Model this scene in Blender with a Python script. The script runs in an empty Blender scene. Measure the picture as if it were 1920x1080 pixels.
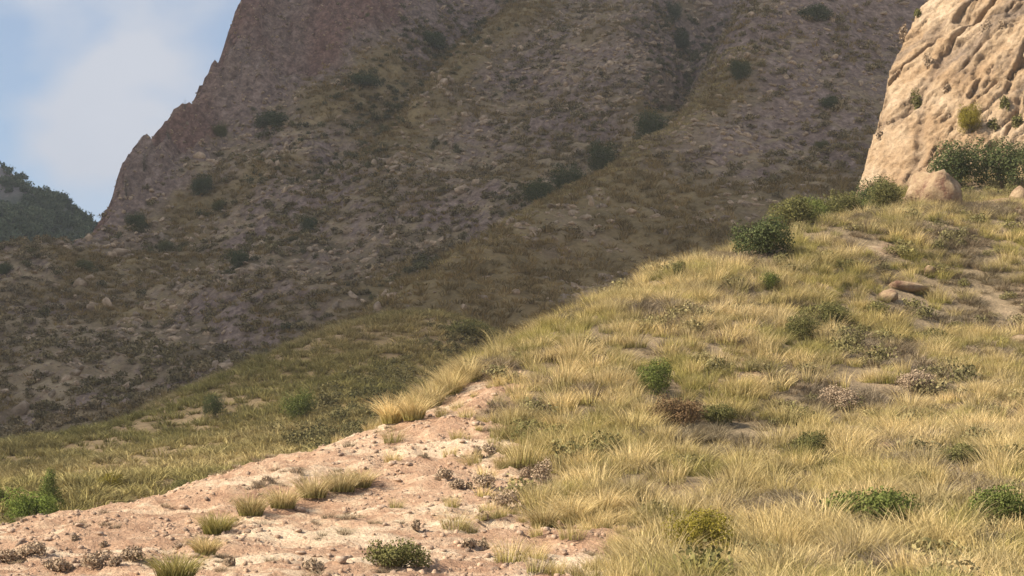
import bpy, math, random
import numpy as np
from mathutils import Vector

# ------------------------------------------------------------------ camera, sky, sun
scene = bpy.context.scene
col = scene.collection
F_PX, W_PX, H_PX, CAM_H = 3045.0, 1920.0, 1080.0, 1.6
PITCH = math.atan(460.0 / F_PX)
cam_data = bpy.data.cameras.new('camera')
cam_data.sensor_width = 36.0
cam_data.lens = 36.0 * F_PX / W_PX
cam_data.clip_start, cam_data.clip_end = 0.5, 12000.0
cam = bpy.data.objects.new('camera', cam_data)
cam.location = (0, 0, CAM_H)
cam.rotation_euler = (math.pi / 2 + PITCH, 0, 0)
col.objects.link(cam)
scene.camera = cam

SUN = Vector((-0.74, -0.36, 0.60)).normalized()        # direction towards the sun
SUN_EL = math.asin(SUN.z)
SUN_AZ = math.atan2(SUN.x, SUN.y)

world = bpy.data.worlds.new('World')
scene.world = world
world.use_nodes = True
wn, wl = world.node_tree.nodes, world.node_tree.links
wn.clear()
w_out = wn.new('ShaderNodeOutputWorld')
w_bg = wn.new('ShaderNodeBackground')
w_bg.inputs['Strength'].default_value = 0.079
sky = wn.new('ShaderNodeTexSky')
sky.sky_type = 'NISHITA'
sky.sun_disc = False
sky.sun_elevation = SUN_EL
sky.sun_rotation = SUN_AZ % (2 * math.pi)
sky.air_density, sky.dust_density, sky.ozone_density = 1.0, 0.5, 1.0
# soft broken cloud over the whole dome
w_tc = wn.new('ShaderNodeTexCoord')
w_map = wn.new('ShaderNodeMapping')
w_map.inputs['Scale'].default_value = (1.0, 1.0, 1.5)
w_map.inputs['Location'].default_value = (3.3, 0.2, 0.9)
w_noise = wn.new('ShaderNodeTexNoise')
w_noise.inputs['Scale'].default_value = 7.0
w_noise.inputs['Detail'].default_value = 5.0
w_noise.inputs['Roughness'].default_value = 0.48
w_noise.inputs['Distortion'].default_value = 0.25
w_ramp = wn.new('ShaderNodeValToRGB')
w_ramp.color_ramp.elements[0].position = 0.42
w_ramp.color_ramp.elements[1].position = 0.59
w_ramp.color_ramp.elements[0].color = (0.25, 0.25, 0.25, 1)
w_ramp.color_ramp.elements[1].color = (0.95, 0.95, 0.95, 1)
w_noise2 = wn.new('ShaderNodeTexNoise')
w_noise2.inputs['Scale'].default_value = 5.0
w_noise2.inputs['Detail'].default_value = 3.0
w_ccol = wn.new('ShaderNodeMixRGB')
w_ccol.inputs[1].default_value = (3.2, 3.45, 4.0, 1)
w_ccol.inputs[2].default_value = (4.4, 4.5, 4.8, 1)
w_mix = wn.new('ShaderNodeMixRGB')
wl.new(w_tc.outputs['Generated'], w_map.inputs['Vector'])
wl.new(w_map.outputs['Vector'], w_noise.inputs['Vector'])
wl.new(w_map.outputs['Vector'], w_noise2.inputs['Vector'])
wl.new(w_noise.outputs['Fac'], w_ramp.inputs['Fac'])
wl.new(w_noise2.outputs['Fac'], w_ccol.inputs['Fac'])
wl.new(w_ramp.outputs['Color'], w_mix.inputs['Fac'])
wl.new(sky.outputs['Color'], w_mix.inputs[1])
wl.new(w_ccol.outputs['Color'], w_mix.inputs[2])
wl.new(w_mix.outputs['Color'], w_bg.inputs['Color'])
wl.new(w_bg.outputs['Background'], w_out.inputs['Surface'])

sun_data = bpy.data.lights.new('sun', 'SUN')
sun_data.energy = 4.6
sun_data.angle = math.radians(0.6)
sun_data.color = (1.0, 0.885, 0.70)
sun = bpy.data.objects.new('sun', sun_data)
sun.rotation_euler = SUN.to_track_quat('Z', 'Y').to_euler()
sun.location = (-60, -30, 80)
col.objects.link(sun)

vs = scene.view_settings
vs.view_transform = 'Standard'
vs.look = 'None'
vs.exposure = 1.15
vs.gamma = 1.0
vs.use_curve_mapping = False
scene.cycles.use_denoising = True
scene.cycles.max_bounces = 5
scene.cycles.diffuse_bounces = 3
scene.cycles.transparent_max_bounces = 4

# ------------------------------------------------------------------ helpers
rng = np.random.default_rng(11)
rnd = random.Random(5)


def ray(u, v):
    f = np.array([0, math.cos(PITCH), math.sin(PITCH)])
    up = np.array([0, -math.sin(PITCH), math.cos(PITCH)])
    return f + (u - 960) / F_PX * np.array([1.0, 0, 0]) + (540 - v) / F_PX * up


def pix(u, v, Y):
    d = ray(u, v)
    return np.array([0, 0, CAM_H]) + d * (Y / d[1])


def _hash(ix, iy, seed):
    n = (ix.astype(np.int64) * 374761393 + iy.astype(np.int64) * 668265263 + seed * 1442695041) & 0xffffffff
    n = ((n ^ (n >> 13)) * 1274126177) & 0xffffffff
    n = n ^ (n >> 16)
    return (n & 0xffff) / 65535.0


def vnoise(x, y, seed=0):
    """2-D gradient noise, about -1..1"""
    x = np.asarray(x, float); y = np.asarray(y, float)
    x0 = np.floor(x); y0 = np.floor(y)
    fx, fy = x - x0, y - y0
    ux = fx * fx * fx * (fx * (fx * 6 - 15) + 10)
    uy = fy * fy * fy * (fy * (fy * 6 - 15) + 10)

    def g(dx, dy):
        a = _hash(x0 + dx, y0 + dy, seed) * 2 * math.pi
        return np.cos(a) * (fx - dx) + np.sin(a) * (fy - dy)
    n0 = g(0, 0) * (1 - ux) + g(1, 0) * ux
    n1 = g(0, 1) * (1 - ux) + g(1, 1) * ux
    return (n0 * (1 - uy) + n1 * uy) * 1.4


def fbm(x, y, octaves=5, seed=0, gain=0.5):
    s, a, f = 0.0, 1.0, 1.0
    for i in range(octaves):
        s = s + a * vnoise(x * f + 17.3 * i, y * f - 9.1 * i, seed + i)
        a *= gain; f *= 2.03
    return s


def ridged(x, y, octaves=4, seed=0, gain=0.5):
    s, a, f = 0.0, 1.0, 1.0
    for i in range(octaves):
        s = s + a * (1 - 2 * np.abs(vnoise(x * f + 5.7 * i, y * f + 3.1 * i, seed + i)))
        a *= gain; f *= 2.1
    return s


def cells(x, y, seed=0):
    """random value of the nearest cell and distance to the cell border"""
    x = np.asarray(x, float); y = np.asarray(y, float)
    ix, iy = np.floor(x), np.floor(y)
    f1 = np.full(x.shape, 9.0); f2 = np.full(x.shape, 9.0); val = np.zeros(x.shape)
    for dx in (-1, 0, 1):
        for dy in (-1, 0, 1):
            cx, cy = ix + dx, iy + dy
            d = np.hypot(cx + _hash(cx, cy, seed) - x, cy + _hash(cx, cy, seed + 7) - y)
            near_ = d < f1
            f2 = np.where(near_, f1, np.minimum(f2, d))
            val = np.where(near_, _hash(cx, cy, seed + 13), val)
            f1 = np.minimum(f1, d)
    return val, f2 - f1


def smooth(a, b, x):
    t = np.clip((x - a) / (b - a), 0, 1)
    return t * t * (3 - 2 * t)


class Terrain:
    """smooth height surface through known points, plus relief"""
    def __init__(self, pts, relief):
        p = np.array(pts, float)
        self.c = p[:, :2].mean(0); self.s = np.ptp(p[:, :2], axis=0).max()
        q = (p[:, :2] - self.c) / self.s
        n = len(q)
        r = np.linalg.norm(q[:, None] - q[None], axis=2)
        K = np.where(r > 0, r * r * np.log(np.maximum(r, 1e-9)), 0) + np.eye(n) * 2e-4
        P = np.hstack([np.ones((n, 1)), q])
        A = np.vstack([np.hstack([K, P]), np.hstack([P.T, np.zeros((3, 3))])])
        sol = np.linalg.solve(A, np.concatenate([p[:, 2], np.zeros(3)]))
        self.q, self.w, self.a, self.relief = q, sol[:n], sol[n:], relief

    def base(self, x, y):
        x = np.asarray(x, float); y = np.asarray(y, float)
        sh = x.shape
        X = np.stack([(x.ravel() - self.c[0]) / self.s, (y.ravel() - self.c[1]) / self.s], 1)
        z = self.a[0] + X @ self.a[1:]
        for qi, wi in zip(self.q, self.w):
            r2 = ((X - qi) ** 2).sum(1)
            z += wi * np.where(r2 > 0, 0.5 * r2 * np.log(np.maximum(r2, 1e-18)), 0)
        return z.reshape(sh)

    grid = None

    def __call__(self, x, y):
        if self.grid is not None:                         # the surface as it was meshed
            gx, gy, gz = self.grid
            fx = np.clip((np.asarray(x, float) - gx[0]) / (gx[1] - gx[0]), 0, len(gx) - 1.001)
            fy = np.clip((np.asarray(y, float) - gy[0]) / (gy[1] - gy[0]), 0, len(gy) - 1.001)
            i, j = fx.astype(int), fy.astype(int); fx, fy = fx - i, fy - j
            return (gz[j, i] * (1 - fx) + gz[j, i + 1] * fx) * (1 - fy) + (gz[j + 1, i] * (1 - fx) + gz[j + 1, i + 1] * fx) * fy
        b = self.base(x, y)
        return b + self.relief(np.asarray(x, float), np.asarray(y, float), b)

    def hit(self, u, v, y0=16.0, y1=700.0, step=0.25):
        """first point where the line of sight of a pixel meets the surface"""
        d = ray(u, v)
        if self.grid is not None:
            y0, y1 = max(y0, self.grid[1][0] + 1), min(y1, self.grid[1][-1] - 1)
        Y = np.arange(y0, y1, step)
        P = np.array([0, 0, CAM_H])[None] + d[None] * (Y / d[1])[:, None]
        below = P[:, 2] < self(P[:, 0], P[:, 1])
        k = int(np.argmax(below))
        return P[k] if below[k] else None


def line_dist(poly, x, y):
    """distance in plan to a polyline"""
    d = np.full(np.shape(x), 1e9)
    for (x1, y1), (x2, y2) in zip(poly[:-1], poly[1:]):
        dx, dy = x2 - x1, y2 - y1
        t = np.clip(((x - x1) * dx + (y - y1) * dy) / (dx * dx + dy * dy), 0, 1)
        d = np.minimum(d, np.hypot(x - x1 - t * dx, y - y1 - t * dy))
    return d


def mesh_from(name, verts, faces, mats=(), smooth_shade=True, attrs=None):
    """verts (n,3), faces (m,k) of equal size k"""
    verts = np.asarray(verts, np.float32); faces = np.asarray(faces, np.int32)
    me = bpy.data.meshes.new(name)
    m, k = faces.shape
    me.vertices.add(len(verts)); me.vertices.foreach_set('co', verts.ravel())
    me.loops.add(m * k); me.loops.foreach_set('vertex_index', faces.ravel())
    me.polygons.add(m)
    me.polygons.foreach_set('loop_start', np.arange(m, dtype=np.int32) * k)
    me.polygons.foreach_set('loop_total', np.full(m, k, np.int32))
    if smooth_shade:
        me.polygons.foreach_set('use_smooth', np.ones(m, bool))
    for mt in mats:
        me.materials.append(mt)
    for an, av in (attrs or {}).items():
        a = me.attributes.new(an, 'FLOAT', 'POINT')
        a.data.foreach_set('value', np.asarray(av, np.float32).ravel())
    me.update(); me.validate()
    return me


def link(name, me, parent=None, loc=(0, 0, 0), rotz=0.0, scale=1.0, **props):
    o = bpy.data.objects.new(name, me)
    o.location = loc
    o.rotation_euler = (0, 0, rotz)
    if isinstance(scale, (int, float)):
        scale = (scale,) * 3
    o.scale = scale
    if parent is not None:
        o.parent = parent
    for k, v in props.items():
        if v is not None:
            o[k] = v
    col.objects.link(o)
    return o


def grid_faces(nx, ny):
    i = np.arange(nx - 1)[None, :] + np.arange(ny - 1)[:, None] * nx
    return np.stack([i, i + 1, i + 1 + nx, i + nx], -1).reshape(-1, 4)


# ------------------------------------------------------------------ materials
def new_mat(name):
    m = bpy.data.materials.new(name); m.use_nodes = True
    nt = m.node_tree; nt.nodes.clear()
    out = nt.nodes.new('ShaderNodeOutputMaterial')
    return m, nt, nt.nodes, nt.links, out


def ramp(nt, stops):
    r = nt.nodes.new('ShaderNodeValToRGB')
    e = r.color_ramp.elements
    e[0].position, e[0].color = stops[0][0], (*stops[0][1], 1)
    e[1].position, e[1].color = stops[-1][0], (*stops[-1][1], 1)
    for p, c in stops[1:-1]:
        n = e.new(p); n.color = (*c, 1)
    return r


def noise_node(nt, vec, scale, detail=6, rough=0.6, dist=0.0):
    n = nt.nodes.new('ShaderNodeTexNoise')
    n.inputs['Scale'].default_value = scale
    n.inputs['Detail'].default_value = detail
    n.inputs['Roughness'].default_value = rough
    n.inputs['Distortion'].default_value = dist
    if vec is not None:
        nt.links.new(vec, n.inputs['Vector'])
    return n


def mixc(nt, fac, a, b, mode='MIX'):
    m = nt.nodes.new('ShaderNodeMixRGB'); m.blend_type = mode
    for i, s in ((0, fac), (1, a), (2, b)):
        if isinstance(s, (int, float)):
            m.inputs[i].default_value = s
        elif isinstance(s, tuple):
            m.inputs[i].default_value = (*s, 1)
        else:
            nt.links.new(s, m.inputs[i])
    return m.outputs[0]


def ground_mat(name, ground_stops, rock_stops, scale, mask_attr=None, mask_stops=None, rock_slope=None,
               bump=0.3, bump_dist=0.2, stretch=(1, 1, 1), patch=0.25):
    """soil and dry growth, with rock where it is steep and another soil where the attribute says so"""
    m, nt, N, L, out = new_mat(name)
    tc = N.new('ShaderNodeTexCoord')
    mp = N.new('ShaderNodeMapping'); mp.inputs['Scale'].default_value = stretch
    L.new(tc.outputs['Object'], mp.inputs['Vector'])
    v = mp.outputs['Vector']
    n1 = noise_node(nt, v, scale, 8, 0.65, 0.3)
    n2 = noise_node(nt, v, scale * patch, 5, 0.55, 0.4)
    a = N.new('ShaderNodeMath'); a.operation = 'MULTIPLY_ADD'; a.inputs[1].default_value = 0.55
    L.new(n1.outputs['Fac'], a.inputs[0])
    b = N.new('ShaderNodeMath'); b.operation = 'MULTIPLY'; b.inputs[1].default_value = 0.45
    L.new(n2.outputs['Fac'], b.inputs[0]); L.new(b.outputs[0], a.inputs[2])
    r = ramp(nt, ground_stops); L.new(a.outputs[0], r.inputs['Fac'])
    c = r.outputs['Color']
    n3 = noise_node(nt, v, scale * 3.1, 6, 0.7)
    if rock_stops:
        rr = ramp(nt, rock_stops); L.new(n3.outputs['Fac'], rr.inputs['Fac'])
        at = N.new('ShaderNodeAttribute'); at.attribute_name = 'rock'
        c = mixc(nt, at.outputs['Fac'], c, rr.outputs['Color'])
    if mask_attr:
        at = N.new('ShaderNodeAttribute'); at.attribute_name = mask_attr
        mr = ramp(nt, mask_stops); L.new(a.outputs[0], mr.inputs['Fac'])
        c = mixc(nt, at.outputs['Fac'], c, mr.outputs['Color'])
    if rock_stops:
        at = N.new('ShaderNodeAttribute'); at.attribute_name = 'red'
        c = mixc(nt, at.outputs['Fac'], c, mixc(nt, 1.0, c, (0.86, 0.70, 0.67), 'MULTIPLY'))
    if mask_attr == 'bare':
        ms_ = N.new('ShaderNodeMapping'); ms_.inputs['Rotation'].default_value = (0, 0, -0.95); ms_.inputs['Scale'].default_value = (0.22, 1.0, 1.0)
        L.new(tc.outputs['Object'], ms_.inputs['Vector'])
        ns_ = noise_node(nt, ms_.outputs['Vector'], 0.75, 7, 0.62, 0.5)
        sr_ = ramp(nt, [(0.50, (0, 0, 0)), (0.60, (0.75, 0.75, 0.75))]); L.new(ns_.outputs['Fac'], sr_.inputs['Fac'])
        fm_ = N.new('ShaderNodeMath'); fm_.operation = 'MULTIPLY'
        L.new(sr_.outputs['Color'], fm_.inputs[0]); L.new(at.outputs['Fac'], fm_.inputs[1])
        c = mixc(nt, fm_.outputs[0], c, (0.68, 0.55, 0.40))
    n4 = noise_node(nt, v, scale * 7.0, 4, 0.7)
    vr = ramp(nt, [(0.3, (0.72, 0.72, 0.72)), (0.7, (1.22, 1.22, 1.22))]); L.new(n4.outputs['Fac'], vr.inputs['Fac'])
    c = mixc(nt, 1.0, c, vr.outputs['Color'], 'MULTIPLY')
    bs = N.new('ShaderNodeBsdfPrincipled')
    bs.inputs['Roughness'].default_value = 0.95
    bs.inputs['Specular IOR Level'].default_value = 0.1
    L.new(c, bs.inputs['Base Color'])
    bp = N.new('ShaderNodeBump'); bp.inputs['Strength'].default_value = bump; bp.inputs['Distance'].default_value = bump_dist
    L.new(n3.outputs['Fac'], bp.inputs['Height']); L.new(bp.outputs['Normal'], bs.inputs['Normal'])
    L.new(bs.outputs[0], out.inputs['Surface'])
    return m


def leaf_mat(name, dark, light, warm=None, trans=0.25, grad=None, inst=True, loc_scale=0.12):
    """thin leaf or blade: two-sided, each leaf and each plant a little different"""
    m, nt, N, L, out = new_mat(name)
    geo = N.new('ShaderNodeNewGeometry')
    r = ramp(nt, [(0.0, dark), (1.0, light)]); L.new(geo.outputs['Random Per Island'], r.inputs['Fac'])
    c = r.outputs['Color']
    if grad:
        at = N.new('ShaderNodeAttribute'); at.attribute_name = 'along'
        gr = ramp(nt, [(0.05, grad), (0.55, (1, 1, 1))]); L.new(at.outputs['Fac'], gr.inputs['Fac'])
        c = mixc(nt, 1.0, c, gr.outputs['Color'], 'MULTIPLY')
    if inst:
        oi = N.new('ShaderNodeObjectInfo')
        if warm:
            nz = noise_node(nt, oi.outputs['Location'], loc_scale, 4, 0.6)
            mr = N.new('ShaderNodeMapRange')
            mr.inputs['From Min'].default_value = 0.38; mr.inputs['From Max'].default_value = 0.62
            L.new(nz.outputs['Fac'], mr.inputs['Value'])
            c = mixc(nt, mr.outputs['Result'], c, mixc(nt, 1.0, c, warm, 'MULTIPLY'))
        vr = ramp(nt, [(0.0, (0.70, 0.72, 0.74)), (1.0, (1.28, 1.25, 1.2))]); L.new(oi.outputs['Random'], vr.inputs['Fac'])
        c = mixc(nt, 1.0, c, vr.outputs['Color'], 'MULTIPLY')
    d = N.new('ShaderNodeBsdfDiffuse'); t = N.new('ShaderNodeBsdfTranslucent')
    L.new(c, d.inputs['Color']); L.new(c, t.inputs['Color'])
    mx = N.new('ShaderNodeMixShader'); mx.inputs[0].default_value = trans
    L.new(d.outputs[0], mx.inputs[1]); L.new(t.outputs[0], mx.inputs[2])
    L.new(mx.outputs[0], out.inputs['Surface'])
    return m


def rock_mat(name, stops, scale=2.0, bump=0.5, inst=False):
    m, nt, N, L, out = new_mat(name)
    tc = N.new('ShaderNodeTexCoord')
    n1 = noise_node(nt, tc.outputs['Object'], scale, 8, 0.65, 0.4)
    r = ramp(nt, stops); L.new(n1.outputs['Fac'], r.inputs['Fac'])
    c = r.outputs['Color']
    if inst:
        oi = N.new('ShaderNodeObjectInfo')
        vr = ramp(nt, [(0.0, (0.65, 0.66, 0.68)), (1.0, (1.3, 1.25, 1.2))]); L.new(oi.outputs['Random'], vr.inputs['Fac'])
        c = mixc(nt, 1.0, c, vr.outputs['Color'], 'MULTIPLY')
    bs = N.new('ShaderNodeBsdfPrincipled'); bs.inputs['Roughness'].default_value = 0.92
    bs.inputs['Specular IOR Level'].default_value = 0.15
    L.new(c, bs.inputs['Base Color'])
    n2 = noise_node(nt, tc.outputs['Object'], scale * 4, 8, 0.7)
    bp = N.new('ShaderNodeBump'); bp.inputs['Strength'].default_value = bump; bp.inputs['Distance'].default_value = 0.15
    L.new(n2.outputs['Fac'], bp.inputs['Height']); L.new(bp.outputs['Normal'], bs.inputs['Normal'])
    L.new(bs.outputs[0], out.inputs['Surface'])
    return m


STRAW, OCHRE, OLIVE = (0.42, 0.31, 0.13), (0.30, 0.22, 0.09), (0.16, 0.14, 0.05)
M = {}
M['near'] = ground_mat('dry_litter_soil', [(0.3, (0.12, 0.09, 0.06)), (0.5, (0.24, 0.185, 0.12)), (0.7, (0.38, 0.285, 0.19))],
                       None, 2.2, 'bare', [(0.34, (0.22, 0.13, 0.09)), (0.43, (0.38, 0.235, 0.155)), (0.52, (0.47, 0.31, 0.21)), (0.58, (0.56, 0.41, 0.28)), (0.66, (0.70, 0.58, 0.43))],
                       bump=1.0, bump_dist=0.16, patch=0.14)
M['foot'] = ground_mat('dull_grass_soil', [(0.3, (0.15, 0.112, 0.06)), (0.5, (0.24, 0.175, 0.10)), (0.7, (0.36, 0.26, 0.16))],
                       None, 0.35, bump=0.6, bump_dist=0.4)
M['mount'] = ground_mat('mountain_scrub_soil', [(0.32, (0.13, 0.095, 0.054)), (0.45, (0.245, 0.176, 0.10)), (0.54, (0.34, 0.245, 0.138)), (0.66, (0.50, 0.37, 0.225))],
                        [(0.3, (0.10, 0.066, 0.052)), (0.5, (0.245, 0.168, 0.130)), (0.7, (0.44, 0.32, 0.25))], 0.22,
                        'dry', [(0.35, (0.18, 0.130, 0.060)), (0.65, (0.36, 0.255, 0.118))], bump=0.8, bump_dist=1.0)
M['far'] = ground_mat('far_hill_soil', [(0.3, (0.09, 0.095, 0.07)), (0.7, (0.18, 0.17, 0.12))],
                      [(0.3, (0.20, 0.165, 0.14)), (0.7, (0.36, 0.30, 0.26))], 0.08, bump=0.8, bump_dist=2.0)
M['plain'] = ground_mat('plain_soil', [(0.3, (0.11, 0.085, 0.05)), (0.7, (0.24, 0.18, 0.11))], None, 0.3)
M['cliff'] = ground_mat('tan_cliff_rock', [(0.32, (0.19, 0.125, 0.08)), (0.44, (0.31, 0.212, 0.130)), (0.55, (0.37, 0.272, 0.182)), (0.66, (0.46, 0.355, 0.255))],
                        [(0.3, (0.11, 0.085, 0.065)), (0.7, (0.26, 0.195, 0.15))], 0.5, bump=1.0, bump_dist=0.35)
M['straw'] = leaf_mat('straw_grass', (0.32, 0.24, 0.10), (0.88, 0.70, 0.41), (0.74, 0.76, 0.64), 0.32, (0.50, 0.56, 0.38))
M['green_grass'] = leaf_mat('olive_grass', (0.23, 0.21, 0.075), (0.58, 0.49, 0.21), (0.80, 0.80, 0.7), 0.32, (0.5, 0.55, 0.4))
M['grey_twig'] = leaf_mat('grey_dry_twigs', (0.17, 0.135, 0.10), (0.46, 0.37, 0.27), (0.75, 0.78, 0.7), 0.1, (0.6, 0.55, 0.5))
M['low_shrub'] = leaf_mat('dwarf_shrub_leaves', (0.11, 0.098, 0.05), (0.32, 0.27, 0.15), (0.78, 0.85, 0.62), 0.15, None)
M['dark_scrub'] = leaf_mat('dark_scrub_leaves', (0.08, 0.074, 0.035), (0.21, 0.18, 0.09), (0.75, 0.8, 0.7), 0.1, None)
M['crest_grass'] = leaf_mat('pale_crest_grass', (0.34, 0.26, 0.12), (0.68, 0.52, 0.27), (0.8, 0.82, 0.72), 0.2, None)
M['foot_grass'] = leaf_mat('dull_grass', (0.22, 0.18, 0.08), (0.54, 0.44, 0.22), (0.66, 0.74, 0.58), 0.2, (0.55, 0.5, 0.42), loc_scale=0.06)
M['mt_scrub'] = leaf_mat('mountain_scrub', (0.13, 0.097, 0.054), (0.42, 0.315, 0.18), (0.76, 0.80, 0.68), 0.1, None, loc_scale=0.03)
M['mt_grass'] = leaf_mat('mountain_dry_grass', (0.23, 0.165, 0.072), (0.45, 0.325, 0.15), (0.80, 0.78, 0.72), 0.15, None, loc_scale=0.03)
M['bush_dark'] = leaf_mat('dark_evergreen_leaves', (0.035, 0.050, 0.020), (0.125, 0.140, 0.060), None, 0.15, None, inst=False)
M['bush_green'] = leaf_mat('green_leaves', (0.06, 0.080, 0.020), (0.20, 0.225, 0.070), None, 0.25, None, inst=False)
M['bush_bright'] = leaf_mat('bright_green_leaves', (0.085, 0.12, 0.025), (0.24, 0.29, 0.075), None, 0.3, None, inst=False)
M['bush_olive'] = leaf_mat('olive_leaves', (0.075, 0.080, 0.030), (0.20, 0.185, 0.075), None, 0.2, None, inst=False)
M['bush_yellow'] = leaf_mat('yellow_green_leaves', (0.13, 0.12, 0.02), (0.33, 0.27, 0.055), None, 0.3, None, inst=False)
M['bush_brown'] = leaf_mat('brown_dry_leaves', (0.085, 0.055, 0.03), (0.22, 0.145, 0.08), None, 0.15, None, inst=False)
M['bush_grey'] = leaf_mat('grey_dry_leaves', (0.20, 0.15, 0.105), (0.46, 0.35, 0.25), None, 0.1, None, inst=False)
M['far_tree'] = leaf_mat('far_tree_leaves', (0.085, 0.105, 0.055), (0.20, 0.215, 0.115), (0.8, 0.85, 0.8), 0.1, None, loc_scale=0.03)
M['bark'] = rock_mat('grey_bark', [(0.3, (0.06, 0.045, 0.03)), (0.7, (0.15, 0.11, 0.08))], 6)
M['stone'] = rock_mat('pinkish_stone', [(0.3, (0.26, 0.17, 0.12)), (0.5, (0.42, 0.30, 0.22)), (0.7, (0.56, 0.45, 0.35))], 3.0)
M['gravel'] = rock_mat('gravel_stone', [(0.3, (0.24, 0.155, 0.11)), (0.7, (0.56, 0.42, 0.31))], 5.0, inst=True)
M['mt_rock'] = rock_mat('mountain_rock', [(0.3, (0.19, 0.137, 0.088)), (0.5, (0.37, 0.268, 0.176)), (0.7, (0.57, 0.43, 0.30))], 1.2, inst=True)
M['boulder'] = rock_mat('boulder_rock', [(0.34, (0.16, 0.085, 0.06)), (0.44, (0.28, 0.19, 0.125)), (0.56, (0.35, 0.255, 0.16)), (0.68, (0.46, 0.34, 0.25))], 1.6, 1.0)
M['cloud'], _nt, _N, _L, _o = new_mat('cloud_white')
_d = _N.new('ShaderNodeBsdfDiffuse'); _t = _N.new('ShaderNodeBsdfTranslucent'); _mx = _N.new('ShaderNodeMixShader')
_d.inputs['Color'].default_value = (0.9, 0.9, 0.92, 1); _t.inputs['Color'].default_value = (0.8, 0.8, 0.82, 1)
_mx.inputs[0].default_value = 0.35
_L.new(_d.outputs[0], _mx.inputs[1]); _L.new(_t.outputs[0], _mx.inputs[2]); _L.new(_mx.outputs[0], _o.inputs['Surface'])

# ------------------------------------------------------------------ terrain: the lit slope
def back(p, dx, dy, dz):
    return [p[0] + dx, p[1] + dy, p[2] + dz]


RIDGE = [(-250, 1060, 33), (-100, 1035, 35), (0, 1013, 36), (200, 967, 38), (400, 910, 41), (600, 846, 44), (720, 796, 46.5), (860, 702, 50.5),
         (960, 645, 54), (1080, 592, 58), (1200, 530, 62.5), (1370, 470, 68), (1500, 428, 74)]
pts = [list(pix(*p)) for p in RIDGE]
pts += [back(pix(*p), -1.5, 7, -1.6 - 0.02 * i) for i, p in enumerate(RIDGE)]
pts += [back(pix(*p), -4, 18, -6.0) if p[0] > 500 else back(pix(*p), -4, 18, -2.2) for p in RIDGE]
pts += [list(pix(*p)) for p in [(1650, 405, 81), (1800, 392, 86), (1930, 385, 90), (2100, 360, 96)]]
pts += [list(pix(*p)) for p in [(1650, 372, 96), (1800, 345, 104), (1930, 320, 110), (2100, 280, 118)]]
for u in (0, 350, 700, 1000, 1300, 1600, 1920, 2200):
    pts.append(list(pix(u, 1085, 26)))
    pts.append([(u - 960) / F_PX * 60, 8.0, 0.15])
pts += [list(pix(*p)) for p in [(400, 1000, 32.5), (750, 930, 35.5), (950, 860, 39.5), (1200, 800, 43.5), (1200, 930, 34.5), (1500, 760, 47),
                                (1500, 900, 36.5), (1500, 600, 58.5), (1750, 700, 53), (1750, 560, 66), (1900, 850, 40.5), (2050, 600, 64), (2250, 800, 46)]]
pts += [[-30, 8, 0.0], [35, 8, 0.2], [-30, 0, -0.1], [35, 0, 0.0], [0, -8, -0.1], [-32, 26, 0.2], [-32, 50, -0.8], [-20, 62, -0.6]]


def near_relief(x, y, b):
    return 0.22 * fbm(x * 0.16, y * 0.16, 4, 3) + 0.10 * fbm(x * 0.9, y * 0.9, 3, 8) + 0.035 * ridged(x * 2.2, y * 2.2, 3, 21)


near = Terrain(pts, near_relief)

BARE = [(-400, 1100), (-400, 1020), (0, 1000), (200, 955), (440, 885), (620, 830), (712, 790), (770, 790), (835, 756), (880, 722), (925, 708),
        (962, 712), (958, 760), (932, 815), (985, 835), (1000, 880), (1050, 915), (1000, 950), (985, 985), (1090, 1000), (1150, 980), (1195, 965), (1205, 1100)]


def to_ground(poly, surf, **kw):
    out = []
    for u, v in poly:
        p, vv = None, v
        while p is None and vv < 1200:
            p = surf.hit(u, vv, **kw); vv += 4
        out.append(p[:2])
    return np.array(out)


def inside(poly, x, y):
    r = np.zeros(np.shape(x), bool)
    n = len(poly)
    for i in range(n):
        (x1, y1), (x2, y2) = poly[i], poly[(i + 1) % n]
        if y1 == y2:
            continue
        r ^= ((y1 > y) != (y2 > y)) & (x < (x2 - x1) * (y - y1) / (y2 - y1) + x1)
    return r


bare_xy = to_ground(BARE, near, y1=70.0)
bare_xy[1:7] += np.array([-2.0, 7.0])
bare_xy[7] += np.array([-0.5, 2.0])
bare_xy = np.vstack([bare_xy, [[6, 8], [-30, 8]]])


def bare_at(x, y):
    wx = x + 0.8 * fbm(x * 0.7, y * 0.7, 4, 61, 0.6); wy = y + 1.1 * fbm(x * 0.7, y * 0.7, 4, 71, 0.6)
    return inside(bare_xy, wx, wy)


def bare_relief(x, y):
    return 0.09 * ridged(x * 0.8, y * 0.8, 4, 33) + 0.06 * fbm(x * 2.6, y * 2.6, 2, 35)


xs = np.arange(-34, 62.01, 0.17); ys = np.arange(-10, 122.01, 0.24)
X, Y = np.meshgrid(xs, ys)
Z = near(X, Y)
bm = bare_at(X, Y).astype(float)
for _ in range(2):                                   # soften the border a little
    bm[1:-1, 1:-1] = (bm[1:-1, 1:-1] * 2 + bm[:-2, 1:-1] + bm[2:, 1:-1] + bm[1:-1, :-2] + bm[1:-1, 2:]) / 6
# low scree relief on the bare earth
Z = Z + bm * bare_relief(X, Y)
patch = smooth(0.35, 0.75, fbm(X * 0.22, Y * 0.22, 4, 55)) * 0.7
near.grid = (xs, ys, Z)
near_me = mesh_from('hillside', np.stack([X, Y, Z], -1).reshape(-1, 3), grid_faces(len(xs), len(ys)), [M['near']],
                    attrs={'bare': np.maximum(bm, patch)})
link('hillside', near_me, kind='structure', label='sunlit slope of dry grass and bare pink earth')

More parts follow.
